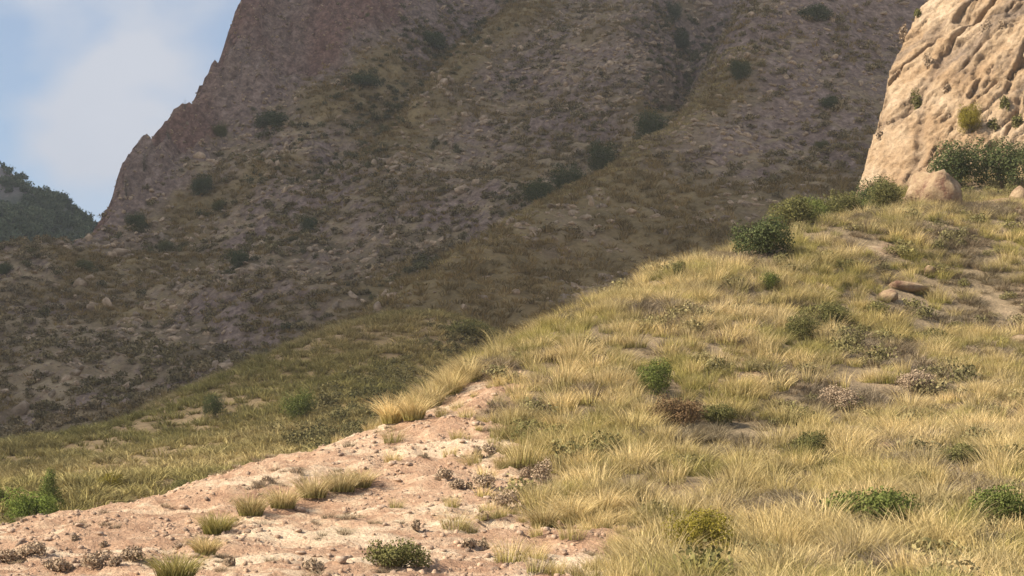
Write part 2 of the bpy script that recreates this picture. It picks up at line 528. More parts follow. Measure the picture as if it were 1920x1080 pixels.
# ------------------------------------------------------------------ terrain: the shaded foothill behind it
FOOT = [(-300, 930, 96), (-120, 908, 104), (0, 890, 108), (100, 862, 111), (200, 816, 114), (320, 757, 118), (430, 708, 122), (560, 655, 128), (680, 616, 134), (750, 602, 138),
        (830, 598, 140), (910, 625, 138), (1000, 680, 136), (1150, 780, 134), (1400, 860, 130)]
pts = [list(pix(*p)) for p in FOOT]
pts += [back(pix(*p), -1, 12, -3.2) for p in FOOT]
pts += [back(pix(*p), -3, 34, -9.0) for p in FOOT]
pts += [list(pix(*p)) for p in [(-250, 985, 52), (0, 965, 55), (0, 930, 78), (150, 945, 58), (150, 895, 84), (300, 912, 66), (300, 835, 94), (420, 882, 72),
                                (420, 795, 98), (560, 850, 76), (560, 790, 96), (560, 720, 110), (680, 830, 84), (680, 700, 112), (800, 800, 92), (800, 700, 114), (900, 760, 104), (1000, 800, 104)]]
pts += [[-40, 40, -0.4], [-20, 38, -0.8], [0, 45, -1.0], [20, 60, -1.0], [40, 90, -1.0], [60, 110, 0]]


def foot_relief(x, y, b):
    return 0.45 * fbm(x * 0.07, y * 0.07, 4, 13) + 0.16 * fbm(x * 0.45, y * 0.45, 3, 18) + 0.07 * ridged(x * 1.3, y * 1.3, 2, 23)


foot = Terrain(pts, foot_relief)
xs = np.arange(-75, 75.01, 0.45); ys = np.arange(36, 185.01, 0.45)
X, Y = np.meshgrid(xs, ys)
foot.grid = (xs, ys, foot(X, Y))
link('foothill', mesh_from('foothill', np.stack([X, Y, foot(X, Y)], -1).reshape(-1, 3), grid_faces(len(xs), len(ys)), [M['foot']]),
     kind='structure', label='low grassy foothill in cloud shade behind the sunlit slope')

# ------------------------------------------------------------------ terrain: the spur and the rocky face on the right
SPUR = [(560, 700, 172), (660, 630, 182), (740, 574, 190), (850, 510, 203), (930, 452, 213), (1010, 404, 222), (1100, 352, 233), (1200, 285, 247), (1290, 224, 260),
        (1350, 130, 276), (1400, 40, 290), (1450, -60, 306), (1520, -180, 325)]
pts = [list(pix(*p)) for p in SPUR]
pts += [back(pix(*p), -4, 7, -6.0) for p in SPUR]
pts += [back(pix(*p), -14, 20, -22.0) for p in SPUR]
pts += [list(pix(*p)) for p in [(740, 640, 168), (900, 600, 176), (1000, 540, 190), (1150, 480, 203), (1150, 400, 219), (1300, 440, 214), (1300, 330, 238), (1450, 380, 226),
                                (1450, 250, 254), (1450, 100, 282), (1600, 330, 240), (1600, 180, 270), (1600, 40, 298), (1750, 250, 262), (1750, 60, 300), (1950, 150, 290),
                                (1950, -100, 340), (1700, -150, 335), (2300, 100, 310)]]
pts += [list(pix(*p)) for p in [(800, 760, 150), (1100, 700, 155), (1400, 640, 165), (1700, 560, 180), (2100, 480, 200)]]


def spur_relief(x, y, b):
    gul = ridged((x * 0.8 + y * 0.6) * 0.035, (x * 0.6 - y * 0.8) * 0.012, 3, 41)
    return 1.3 * gul + 1.1 * fbm(x * 0.05, y * 0.05, 4, 43) + 0.5 * ridged(x * 0.17, y * 0.17, 3, 47) + 0.22 * fbm(x * 0.6, y * 0.6, 2, 49)


spur = Terrain(pts, spur_relief)


def slope_rock(Z, dx, dy, lo, hi, X, Y, seed):
    gy, gx = np.gradient(Z, dy, dx)
    s = np.hypot(gx, gy)
    return smooth(lo, hi, s + 0.25 * fbm(X * 0.03, Y * 0.03, 4, seed))


xs = np.arange(-70, 150.01, 0.7); ys = np.arange(150, 380.01, 0.7)
X, Y = np.meshgrid(xs, ys); Z = spur(X, Y)
rock = slope_rock(Z, 0.7, 0.7, 0.62, 1.0, X, Y, 81)
spur.grid = (xs, ys, Z)
spur_line = np.array([pix(*p)[:2] for p in SPUR])
dry = smooth(0.0, 0.7, 0.7 * fbm(X * 0.035, Y * 0.035, 4, 91) + (62 - Z) / 45.0 + 0.8 * np.exp(-(line_dist(spur_line, X, Y) / 9) ** 2))
spur_dry = (xs, ys, dry)
link('rocky_spur', mesh_from('rocky_spur', np.stack([X, Y, Z], -1).reshape(-1, 3), grid_faces(len(xs), len(ys)), [M['mount']], attrs={'rock': rock, 'dry': dry}),
     kind='structure', label='shaded rocky spur of the mountain')

# ------------------------------------------------------------------ terrain: the mountain
SKYL = [(-150, 520, 268), (0, 500, 276), (60, 474, 282), (120, 470, 286), (172, 450, 292), (192, 414, 298), (222, 374, 304), (250, 335, 309), (285, 283, 315), (330, 226, 322), (370, 158, 331),
        (412, 106, 339), (446, 40, 347), (478, -5, 353), (530, -60, 362)]
pts = [list(pix(*p)) for p in SKYL]
pts += [back(pix(*p), -3.5, 7, -11.0 if p[0] > 185 else -4.0) for p in SKYL]
pts += [back(pix(*p), -13, 26, -44.0 if p[0] > 185 else -22.0) for p in SKYL]
pts += [list(pix(*p)) for p in [(-200, 840, 176), (0, 815, 184), (0, 865, 164), (250, 790, 172), (500, 690, 184), (0, 640, 226), (0, 540, 255), (200, 740, 200), (200, 600, 236), (200, 480, 272), (330, 420, 290), (330, 300, 312),
                                (400, 660, 214), (400, 500, 256), (420, 360, 296), (420, 230, 322), (520, 250, 318), (520, 160, 337), (520, 60, 350), (600, 560, 226), (600, 400, 266), (600, 260, 306),
                                (600, 165, 330), (600, 60, 346), (600, -40, 358), (720, 85, 346), (720, 0, 362), (720, -80, 380), (740, 500, 236), (760, 330, 282), (760, 180, 320),
                                (900, 440, 246), (900, 250, 300), (900, 100, 342), (900, -60, 392), (1050, 350, 268), (1050, 180, 318), (1050, 0, 366), (1200, 250, 290), (1200, 120, 325), (1200, 0, 356),
                                (1260, 60, 345), (1330, 60, 384), (1400, -60, 410), (1250, -120, 395), (1050, -150, 415), (1600, -100, 430), (800, -180, 420), (560, -180, 395)]]
pts += [[x, 138, 1.0] for x in (-110, -70, -40, -15, 10, 40)]
pts += [list(pix(*p)) for p in [(900, 640, 190), (1200, 480, 215), (-300, 700, 200), (1600, 300, 300)]]


mount0 = Terrain(pts, lambda x, y, b: 0.0 * x)


def plan(line, surf=mount0, **kw):
    return to_ground(line, surf, step=0.5, y0=150.0, y1=460.0, **kw)


CRAG = plan([(180, 445), (240, 400), (335, 330), (430, 255), (560, 172), (640, 130), (735, 80), (775, 10)])
CRAG = np.vstack([CRAG, CRAG[-1] + [6, 40], [-60, 430], [-150, 400], [-160, 300]])
OCHRE_1 = plan([(600, 205), (655, 172), (735, 122)])
OCHRE_2 = plan([(770, 190), (830, 135), (900, 90), (965, 45), (1010, 5)])
GULLY = plan([(600, 300), (700, 200), (770, 130), (830, 70), (900, 10)])
GULLY_R = plan([(1290, 190), (1285, 100), (1290, 40), (1320, 0)])
BUTT = plan([(1000, 230), (1120, 60), (1260, 5), (1270, 90), (1250, 190), (1130, 250)])


def warp(x, y):
    return x + 3.5 * fbm(x * 0.06, y * 0.06, 3, 141), y + 2.0 * fbm(x * 0.06, y * 0.06, 3, 143)


def crag_at(x, y):
    wx, wy = warp(x, y)
    ins = inside(CRAG, wx, wy)
    d_ = line_dist(np.vstack([CRAG, CRAG[:1]]), wx, wy)
    return np.where(ins, smooth(-2, 6, d_), smooth(2, -2, d_) * 0.3)


def outcrop_at(x, y):
    return smooth(0.28, 0.62, fbm(x * 0.035, y * 0.05, 4, 171)) * (1 - crag_at(x, y))


def mount_relief(x, y, b):
    gul = ridged((x * 0.85 + y * 0.53) * 0.022, (x * 0.53 - y * 0.85) * 0.009, 3, 101)
    cr = crag_at(x, y)
    wx0, wy0 = x + 1.5 * fbm(x * 0.2, y * 0.2, 3, 145), y + 1.5 * fbm(x * 0.2, y * 0.2, 3, 147)
    c1, e1 = cells(wx0 * 0.16, wy0 * 0.10, 161); c2, e2 = cells(wx0 * 0.42, wy0 * 0.30, 163)
    block = 3.4 * (c1 - 0.5) + 2.0 * (c2 - 0.5) - 1.4 * smooth(0.14, 0.0, e1)
    rib = ridged(x * 0.085 + 0.4 * vnoise(y * 0.1, x * 0.05, 3), y * 0.03, 4, 107, 0.6)
    wx, wy = warp(x, y)
    f = 1.5 * np.exp(-(line_dist(OCHRE_1, wx, wy) / 6) ** 2) + 4.0 * np.exp(-(line_dist(OCHRE_2, wx, wy) / 8) ** 2)
    f = f - 7.5 * np.exp(-(line_dist(GULLY, wx, wy) / 7) ** 2) - 10.0 * np.exp(-(line_dist(GULLY_R, wx, wy) / 6) ** 2)
    f = f + 1.6 * inside(BUTT, wx, wy) * (0.6 + 0.4 * ridged(x * 0.12, y * 0.1, 3, 151))
    small = 0.55 * ridged(x * 0.2, y * 0.2, 3, 109) + 0.32 * fbm(x * 0.55, y * 0.55, 2, 111)
    return -3.8 + f + 3.4 * gul + 1.6 * fbm(x * 0.04, y * 0.04, 4, 103) + (0.4 + 1.6 * cr) * rib + (cr + 0.42 * outcrop_at(x, y)) * block + small * (1 + 1.3 * cr)


mount = Terrain(pts, mount_relief)
xs = np.arange(-165, 165.01, 0.75); ys = np.arange(136, 450.01, 0.75)
X, Y = np.meshgrid(xs, ys); Z = mount(X, Y)
mount.grid = (xs, ys, Z)
WX, WY = warp(X, Y)
rock = np.maximum(slope_rock(Z, 0.75, 0.75, 0.80, 1.15, X, Y, 83), np.clip(crag_at(X, Y) * (0.75 + 0.4 * fbm(X * 0.1, Y * 0.1, 3, 85)), 0, 1))
rock = np.maximum(np.maximum(rock, 0.6 * inside(BUTT, WX, WY)), 0.8 * outcrop_at(X, Y))
red = smooth(0.3, 0.8, crag_at(X, Y)) * smooth(-0.5, 0.5, fbm(X * 0.05, Y * 0.05, 3, 87) + 0.25)
dry = smooth(0.1, 0.7, 0.9 * fbm(X * 0.028, Y * 0.028, 4, 93) + 0.14)
dry = np.maximum(dry, np.maximum(np.exp(-(line_dist(OCHRE_1, WX, WY) / 6.5) ** 4), np.exp(-(line_dist(OCHRE_2, WX, WY) / 8) ** 4)))
rock = rock * (1 - 0.8 * np.exp(-(line_dist(OCHRE_1, WX, WY) / 5) ** 4) * (1 - crag_at(X, Y)))
dry = dry * (1 - 0.95 * np.clip(crag_at(X, Y) * 1.6, 0, 1))
mount_dry = (xs, ys, dry)
link('mountain', mesh_from('mountain', np.stack([X, Y, Z], -1).reshape(-1, 3), grid_faces(len(xs), len(ys)), [M['mount']], attrs={'rock': rock, 'dry': dry, 'red': red}),
     kind='structure', label='steep brown mountain with a crag on its shoulder')

# ------------------------------------------------------------------ terrain: the wooded hill far behind
FAR = [(-500, 250, 700), (-250, 270, 690), (-80, 305, 680), (0, 322, 670), (45, 345, 664), (100, 392, 655), (165, 440, 648), (260, 500, 640), (420, 580, 630)]
pts = [list(pix(*p)) for p in FAR]
pts += [back(pix(*p), 8, 40, -14) for p in FAR] + [back(pix(*p), 20, 120, -60) for p in FAR]
pts += [list(pix(*p)) for p in [(-400, 420, 600), (-100, 450, 560), (100, 470, 570), (300, 560, 560), (-200, 620, 480), (200, 700, 490)]]
far = Terrain(pts, lambda x, y, b: 5.0 * fbm(x * 0.02, y * 0.02, 4, 121) + 1.6 * ridged(x * 0.06, y * 0.06, 3, 123))
xs = np.arange(-360, 40.01, 2.5); ys = np.arange(470, 800.01, 2.5)
X, Y = np.meshgrid(xs, ys); Z = far(X, Y)
link('distant_hill', mesh_from('distant_hill', np.stack([X, Y, Z], -1).reshape(-1, 3), grid_faces(len(xs), len(ys)), [M['far']],
     attrs={'rock': smooth(129, 141, Z + 8 * fbm(X * 0.03, Y * 0.03, 3, 131))}), kind='structure', label='wooded hill far behind the mountain')

# the plain that the hills rise from
R = 9000
link('ground', mesh_from('ground', [(-R, -R, -1.6), (R, -R, -1.6), (R, R, -1.6), (-R, R, -1.6)], [(0, 1, 2, 3)], [M['plain']]), kind='structure', label='plain around the hills')

# ------------------------------------------------------------------ the tan cliff on the right
def cliff_y(z):
    return 104 + (z - 22) * 0.42


prof = []
for u, v in [(1595, 450), (1608, 380), (1626, 305), (1647, 240), (1662, 185), (1680, 110), (1700, 60), (1738, 0), (1790, -90), (1850, -190), (1930, -300)]:
    z = 20.0
    for _ in range(30):
        z = pix(u, v, cliff_y(z))[2]
    prof.append((z, pix(u, v, cliff_y(z))[0]))
prof = np.array(prof)
zs = np.linspace(10, prof[-1, 0], 340)
xn = np.interp(zs, prof[:, 0], prof[:, 1])
s = np.concatenate([np.linspace(-1, 0, 60)[:-1], np.linspace(0, 1, 440) ** 1.25])
S, ZZ = np.meshgrid(s, zs)
XN = np.broadcast_to(xn[:, None], S.shape)
fr = np.clip(S, 0, 1); bk = np.clip(-S, 0, 1)
a_front = fr * 55
CX = XN + 1.45 + a_front * 0.97 + bk ** 1.3 * 9 - 0.9 * np.exp(-a_front / 1.6) * (S >= 0) - 0.9 * (1 - bk) ** 6 * (S < 0)
CY = cliff_y(ZZ) - a_front * 0.22 + 4.0 * np.exp(-a_front / 4.0) + bk * 34 - 4 * (1 - np.exp(-bk * 9)) * 0
a = a_front - bk * 34
c60, s60 = math.cos(math.radians(62)), math.sin(math.radians(62))
across = a * s60 - ZZ * c60; along = a * c60 + ZZ * s60
d = 0.55 * fbm(a * 0.12, ZZ * 0.12, 3, 201) + 0.16 * ridged(across * 0.40, along * 0.05, 4, 203, 0.6) + 0.10 * fbm(a * 1.1, ZZ * 1.1, 4, 205, 0.6)
pit = np.zeros_like(d)
for _ in range(60):
    ca, cz = rng.uniform(-2, 45), rng.uniform(18, 48)
    w, h = rng.uniform(0.14, 0.36), rng.uniform(0.2, 0.7)
    da, dz = a - ca, ZZ - cz
    t = (da * s60 - dz * c60) / w; l = (da * c60 + dz * s60) / h
    pit = np.maximum(pit, smooth(1.0, 0.6, np.hypot(t, l) + 0.25 * vnoise(a * 3, ZZ * 3, 223)) * rng.uniform(0.4, 1.0))
wa = across + 0.22 * fbm(a * 0.5, ZZ * 0.5, 3, 231); wl_ = along + 0.4 * fbm(a * 0.4, ZZ * 0.4, 3, 233)
k1, g1 = cells(wa * 0.36, wl_ * 0.10, 241); k2, g2 = cells(wa * 1.0, wl_ * 0.34, 243)
k3, g3 = cells(wa * 2.3, wl_ * 1.2, 247)
d = d + 0.75 * (k1 - 0.5) + 0.30 * (k2 - 0.5) + 0.26 * (k3 - 0.5) + 0.13 * (cells(wa * 4.4, wl_ * 2.7, 251)[0] - 0.5) - 0.35 * smooth(0.10, 0.0, g1) - 0.10 * smooth(0.12, 0.0, g2)
crack = smooth(0.86, 0.98, 1 - np.abs(vnoise(across * 0.55 + 0.25 * fbm(a * 0.5, ZZ * 0.5, 3, 219), along * 0.06, 217)) * 1.6) * smooth(-0.25, 0.25, vnoise(across * 0.3, along * 0.22, 221))
d = d - 0.55 * pit - 0.75 * crack
nx, ny, nz = -0.35, -0.85, 0.4
CX = CX + d * nx * np.where(S < -0.1, 1.5, 1.0); CY = CY + d * ny; CZ = ZZ + d * nz
# plateau behind the brow closes the rock at the top
V = np.stack([CX, CY, CZ], -1)
cap = V[-1:] + np.array([[[6, 25, 6]]]); cap2 = V[-1:] + np.array([[[20, 70, 2]]])
V = np.concatenate([V, cap, cap2], 0)
rk = np.concatenate([np.clip(pit * 0.9 + crack * 0.7 + smooth(0.15, 0.75, fbm(across * 0.7, along * 0.10, 5, 211)) * 0.75 + 0.4 * smooth(0.08, 0.0, g1), 0, 1), np.zeros((2, S.shape[1]))], 0)
link('rock_cliff', mesh_from('rock_cliff', V.reshape(-1, 3), grid_faces(V.shape[1], V.shape[0]), [M['cliff']], smooth_shade=False, attrs={'rock': rk}),
     kind='structure', label='sunlit tan cliff with slanting grooves and pits')

# ------------------------------------------------------------------ the cloud that shades the mountain
def ico(sub):
    import bmesh
    b = bmesh.new(); bmesh.ops.create_icosphere(b, subdivisions=sub, radius=1.0)
    v = np.array([p.co[:] for p in b.verts]); f = np.array([[q.index for q in p.verts] for p in b.faces]); b.free()
    return v, f


ICO1, ICO2, ICO3 = ico(1), ico(2), ico(3)
CLOUD_Z = 2200.0
shift = np.array([SUN.x, SUN.y]) / SUN.z * CLOUD_Z
t_dir = np.array([1, 0.85]) / math.hypot(1, 0.85); n_dir = np.array([-t_dir[1], t_dir[0]])
p0 = np.array([-15.0, 97.0])
vv, ff, off = [], [], 0
spots = []
for t in np.arange(-420, 800, 24):
    r = rng.uniform(24, 40); spots.append((t + rng.uniform(-6, 6), r * 1.05 + rng.uniform(0, 7), r, rng.uniform(-10, 10)))
for k in range(1, 13):
    for t in np.arange(-450, 820, 66):
        r = rng.uniform(58, 92); spots.append((t + rng.uniform(-22, 22), 40 + r * 0.6 + k * 62 + rng.uniform(-14, 14) - 62, r, rng.uniform(-6, 30)))
for t, n, r, dz in spots:
    if n < r * 1.05:
        n = r * 1.08
    c = p0 + t_dir * t + n_dir * n + shift
    v = ICO2[0].copy()
    bump = 1 + 0.13 * fbm(v[:, 0] * 2 + c[0], v[:, 1] * 2 + v[:, 2] * 1.7 + c[1], 3, 301)
    v = v * np.minimum(bump, 1.05)[:, None] * r
    vv.append(v + np.array([c[0], c[1], CLOUD_Z + dz])); ff.append(ICO2[1] + off); off += len(v)
link('cloud', mesh_from('cloud', np.concatenate(vv), np.concatenate(ff), [M['cloud']]), kind='structure', label='broad white cloud over the mountain')

# ------------------------------------------------------------------ plants: builders
def blades(n, radius, height, width, lean, seed, segs=3, upright=0.0):
    """a tussock of thin curved blades; returns verts, quads, height fraction"""
    g = np.random.default_rng(seed)
    ang = g.uniform(0, 2 * math.pi, n); rr = radius * np.sqrt(g.uniform(0, 1, n))
    hh = height * g.uniform(0.55, 1.1, n)
    out = (rr / radius) * lean + g.uniform(0.0, 0.35, n) * lean
    base = np.stack([rr * np.cos(ang), rr * np.sin(ang), np.full(n, -0.03)], 1)
    dirs = np.stack([np.cos(ang + g.normal(0, 0.5, n)), np.sin(ang + g.normal(0, 0.5, n))], 1)
    face = g.uniform(0, math.pi, n)
    side = np.stack([np.cos(face), np.sin(face), np.zeros(n)], 1)
    V, A = [], []
    for k in range(segs + 1):
        t = k / segs
        p = base.copy()
        p[:, :2] += dirs * (out * hh * t ** 1.8)[:, None]
        p[:, 2] += hh * (t - 0.35 * np.minimum(out, 1.2) * t ** 2.2)
        w = width * (1 - 0.85 * t) * 0.5
        V += [p - side * w, p + side * w]; A += [np.full(n, t)] * 2
    V = np.stack(V, 1); A = np.stack(A, 1)                      # n, 2(segs+1)
    m = 2 * (segs + 1)
    q = np.array([[2 * k, 2 * k + 1, 2 * k + 3, 2 * k + 2] for k in range(segs)])
    Fq = (np.arange(n)[:, None, None] * m + q[None]).reshape(-1, 4)
    return V.reshape(-1, 3), Fq, A.ravel()


def leaves(n, lobes, size, seed, fill=0.35, aspect=1.8):
    """leaf quads spread through and over a set of lobes (x,y,z,rx,ry,rz)"""
    g = np.random.default_rng(seed)
    L_ = np.array(lobes, float)
    wts = L_[:, 3] * L_[:, 4] + L_[:, 3] * L_[:, 5]; wts /= wts.sum()
    k = g.choice(len(L_), n, p=wts)
    d = g.normal(size=(n, 3)); d /= np.linalg.norm(d, axis=1)[:, None]
    # clumps: leaves gather in twig ends, leaving gaps
    rad = np.where(g.uniform(size=n) < fill, g.uniform(0.35, 0.85, n), g.uniform(0.82, 1.08, n))
    rad = rad * (1 + 0.16 * np.sin(d[:, 0] * 5 + k) * np.cos(d[:, 1] * 6 - k) + 0.12 * np.sin(d[:, 2] * 9 + 2 * k))
    p = L_[k, :3] + d * L_[k, 3:] * rad[:, None]
    keep = p[:, 2] > 0.02
    p, d = p[keep], d[keep]; n = len(p)
    nn = d + g.normal(0, 0.55, (n, 3)); nn /= np.linalg.norm(nn, axis=1)[:, None]
    tmp = g.normal(size=(n, 3))
    u = np.cross(nn, tmp); u /= np.linalg.norm(u, axis=1)[:, None]
    w = np.cross(nn, u)
    s_ = size * g.uniform(0.6, 1.35, n)[:, None]
    V = np.stack([p - u * s_ * aspect * 0.5, p - w * s_ * 0.5 + u * s_ * 0.1, p + u * s_ * aspect * 0.5, p + w * s_ * 0.5 + u * s_ * 0.1], 1)
    Fq = np.arange(n * 4).reshape(n, 4)
    return V.reshape(-1, 3), Fq


def tubes(paths, sides=5):
    """tapered stems: each path a list of (x,y,z,r)"""
    V, Fq, off = [], [], 0
    for path in paths:
        for (x, y, z, r) in path:
            for j in range(sides):
                t = 2 * math.pi * j / sides
                V.append((x + r * math.cos(t), y + r * math.sin(t), z))
        for i in range(len(path) - 1):
            for j in range(sides):
                a0 = off + i * sides + j; a1 = off + i * sides + (j + 1) % sides
                Fq.append((a0, a1, a1 + sides, a0 + sides))
        off += len(path) * sides
    return np.array(V), np.array(Fq)


def bush(name, label, cat, loc, w, h, mat, seed, n=None, leaf=None, group=None, upright=False, depth=None):
    g = random.Random(seed)
    depth = depth or w * 0.85
    lobes = []
    nl = 12 if not upright else 8
    for i in range(nl):
        t = i / nl * 2 * math.pi + g.uniform(-0.4, 0.4)
        q = g.uniform(0.3, 0.80) if i else 0.15
        zc = h * (g.uniform(0.22, 0.66) if i else 0.60)
        if upright:
            zc = h * (0.18 + 0.62 * i / (nl - 1)); q *= 0.55 * (1.1 - i / nl)
        rr = g.uniform(0.26, 0.52) if i else 0.60
        k = 1.0 if not upright else (1.15 - 0.55 * i / nl)
        lobes.append((q * w * 0.5 * math.cos(t), q * depth * 0.5 * math.sin(t), zc, rr * w * 0.5 * k, rr * depth * 0.5 * k, min(h * g.uniform(0.26, 0.40), h * 0.98 - zc + 0.02 * h)))
    leaf = leaf or max(0.024, w * 0.021)
    n = n or int(min(7500, 1200 + 4.5 * w * h / (leaf * leaf)))
    root = link(name, None, loc=loc, rotz=0, label=label, category=cat, group=group)
    V, Fq = leaves(n, lobes, leaf, seed)
    link('crown', mesh_from('crown', V, Fq, [mat], smooth_shade=False), root)
    paths = []
    for i in range(5):
        lx, ly, lz = lobes[i][:3]
        r = 0.028 * w + 0.012
        paths.append([(0.05 * w * math.cos(i * 1.3), 0.05 * w * math.sin(i * 1.3), -0.12, r), (lx * 0.35, ly * 0.35, lz * 0.4, r * 0.75), (lx * 0.8, ly * 0.8, lz * 0.95, r * 0.35)])
    V, Fq = tubes(paths)
    link('stem', mesh_from('stem', V, Fq, [M['bark']]), root)
    return root


def ground_at(surf, u, v, **kw):
    p, k = None, 0
    while p is None and k < 40:
        p = surf.hit(u, v + k * 3, **kw); k += 1
    p = np.array(p); p[2] = float(surf(p[0], p[1]))
    return p


def px(n, Y):
    return n * Y / F_PX


NEAR_SPOTS = []
for u_, v_, w_ in [(1700, 560, 3.6), (1725, 600, 2.4), (1890, 600, 2.6), (1395, 800, 1.8), (1600, 720, 1.5), (1780, 800, 1.6), (1480, 690, 1.4), (1330, 660, 1.2), (1660, 470, 2.4), (1850, 480, 2.2), (1440, 1060, 1.2), (1760, 1070, 1.2)]:
    q_ = near.hit(u_, v_)
    NEAR_SPOTS.append((q_[0], q_[1], w_ * 0.6))


def plant(surf, u, v, wpx, hpx, mat, label, name='bush', cat='bush', group=None, seed=None, Y=None, sink=0.05, **kw):
    """a bush whose foot stands where pixel (u, v) meets the ground"""
    if Y is None:
        p = ground_at(surf, u, v)
    else:
        q = pix(u, v, Y); p = np.array([q[0], q[1], float(surf(q[0], q[1]))])
    if surf is near and cat == 'bush':
        NEAR_SPOTS.append((p[0], p[1], px(wpx, p[1])))
    p[2] -= sink
    w, h = px(wpx, p[1]), px(hpx, p[1]) + sink
    return bush(name, label, cat, p, w, h, M[mat], seed if seed is not None else int(u * 7 + v), group=group, **kw)


# ------------------------------------------------------------------ scattering (uncountable growth and rubble)
def proto(name, me):
    return bpy.data.objects.new(name, me)              # shape used by the scatter only


def scatter(name, label, P, rotv, scl, idx, protos, cat=None):
    n = len(P)
    me = bpy.data.meshes.new(name)
    me.vertices.add(n); me.vertices.foreach_set('co', np.asarray(P, np.float32).ravel())
    a = me.attributes.new('turn', 'FLOAT_VECTOR', 'POINT'); a.data.foreach_set('vector', np.asarray(rotv, np.float32).ravel())
    a = me.attributes.new('size', 'FLOAT_VECTOR', 'POINT'); a.data.foreach_set('vector', np.asarray(scl, np.float32).ravel())
    a = me.attributes.new('pick', 'INT', 'POINT'); a.data.foreach_set('value', np.asarray(idx, np.int32))
    o = link(name, me, kind='stuff', label=label, category=cat)
    ng = bpy.data.node_groups.new(name + '_nodes', 'GeometryNodeTree')
    ng.interface.new_socket('Geometry', in_out='INPUT', socket_type='NodeSocketGeometry')
    ng.interface.new_socket('Geometry', in_out='OUTPUT', socket_type='NodeSocketGeometry')
    N, L = ng.nodes, ng.links
    gi, go = N.new('NodeGroupInput'), N.new('NodeGroupOutput')
    iop = N.new('GeometryNodeInstanceOnPoints'); jn = N.new('GeometryNodeJoinGeometry')
    for p in protos:
        oi = N.new('GeometryNodeObjectInfo'); oi.inputs['Object'].default_value = p; oi.inputs['As Instance'].default_value = True
        L.new(oi.outputs['Geometry'], jn.inputs[0])

    def attr(nm, ty, sock):
        na = N.new('GeometryNodeInputNamedAttribute'); na.data_type = ty; na.inputs['Name'].default_value = nm
        L.new(na.outputs['Attribute'], sock)
    L.new(gi.outputs[0], iop.inputs['Points']); L.new(jn.outputs[0], iop.inputs['Instance'])
    iop.inputs['Pick Instance'].default_value = True
    attr('pick', 'INT', iop.inputs['Instance Index']); attr('turn', 'FLOAT_VECTOR', iop.inputs['Rotation']); attr('size', 'FLOAT_VECTOR', iop.inputs['Scale'])
    L.new(iop.outputs[0], go.inputs[0])
    md = o.modifiers.new('scatter', 'NODES'); md.node_group = ng
    return o


def strew(surf, n, x0, x1, y0, y1, keep):
    x = rng.uniform(x0, x1, n); y = rng.uniform(y0, y1, n)
    k = keep(x, y); x, y = x[k], y[k]
    return np.stack([x, y, surf(x, y)], 1)


def turns(n, tilt=0.12):
    return np.stack([rng.normal(0, tilt, n), rng.normal(0, tilt, n), rng.uniform(0, 2 * math.pi, n)], 1)


def sizes(n, lo, hi, zvar=0.2):
    s_ = rng.uniform(lo, hi, n)
    return np.stack([s_, s_, s_ * rng.uniform(1 - zvar, 1 + zvar, n)], 1)


def rock_shape(seed, sub=2, flat=0.6, rough=0.25):
    """broken, angular stone: the hull of a few random points; finer stones get chipped faces"""
    import bmesh
    g = np.random.default_rng(seed)
    if sub >= 3:
        v, f = ICO3[0].copy(), ICO3[1]; o = g.uniform(0, 50, 2)
        v *= (1 + 0.22 * fbm(v[:, 0] * 1.1 + o[0], v[:, 1] * 1.1 + v[:, 2] + o[1], 2, seed))[:, None]
        for _ in range(15):                              # broken faces
            nrm = g.normal(size=3); nrm /= np.linalg.norm(nrm)
            v -= np.outer(np.maximum(v @ nrm - g.uniform(0.68, 0.92), 0) * 0.95, nrm)
        v *= (1 + rough * 0.8 * fbm(v[:, 0] * 3 + o[0], v[:, 1] * 3 + 2.1 * v[:, 2] + o[1], 3, seed + 3))[:, None]
        return v, f
    b = bmesh.new()
    q = g.normal(size=(9 + 5 * sub, 3)); q /= np.linalg.norm(q, axis=1)[:, None]
    q *= g.uniform(0.8, 1.08, (len(q), 1))
    q *= np.array([1.0, g.uniform(0.65, 0.9), flat])
    for p_ in q:
        b.verts.new(p_)
    r_ = bmesh.ops.convex_hull(b, input=b.verts)
    bmesh.ops.delete(b, geom=[e for e in r_['geom_interior'] if isinstance(e, bmesh.types.BMVert)], context='VERTS')
    bmesh.ops.triangulate(b, faces=list(b.faces))
    b.verts.ensure_lookup_table(); b.verts.index_update()
    v = np.array([p_.co[:] for p_ in b.verts]); f = np.array([[w.index for w in p_.verts] for p_ in b.faces]); b.free()
    return v, f


# near slope: dry tussock grass
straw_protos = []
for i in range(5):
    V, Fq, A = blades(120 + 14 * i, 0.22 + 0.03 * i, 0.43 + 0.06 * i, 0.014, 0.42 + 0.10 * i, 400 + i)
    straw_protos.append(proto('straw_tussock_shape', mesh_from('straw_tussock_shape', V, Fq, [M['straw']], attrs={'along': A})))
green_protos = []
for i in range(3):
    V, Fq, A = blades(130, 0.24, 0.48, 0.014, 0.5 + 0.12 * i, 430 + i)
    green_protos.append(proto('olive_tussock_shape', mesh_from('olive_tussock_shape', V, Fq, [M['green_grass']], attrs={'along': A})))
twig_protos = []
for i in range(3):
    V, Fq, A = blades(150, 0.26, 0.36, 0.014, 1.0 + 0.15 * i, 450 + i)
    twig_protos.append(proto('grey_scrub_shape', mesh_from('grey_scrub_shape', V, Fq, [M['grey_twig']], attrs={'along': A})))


def in_view(x, y, m=6):
    return np.abs(x) < y * 960 / F_PX + m


def grass_density(x, y):
    return smooth(-0.75, 0.15, fbm(x * 0.22, y * 0.22, 4, 501) + 0.5 * vnoise(x * 1.1, y * 1.1, 503))


def on_grass(x, y):
    ok = in_view(x, y, 8) & ~bare_at(x, y)
    # nothing grows on the tan cliff's foot
    ok &= ~((y > 100) & (x < 22))
    return ok


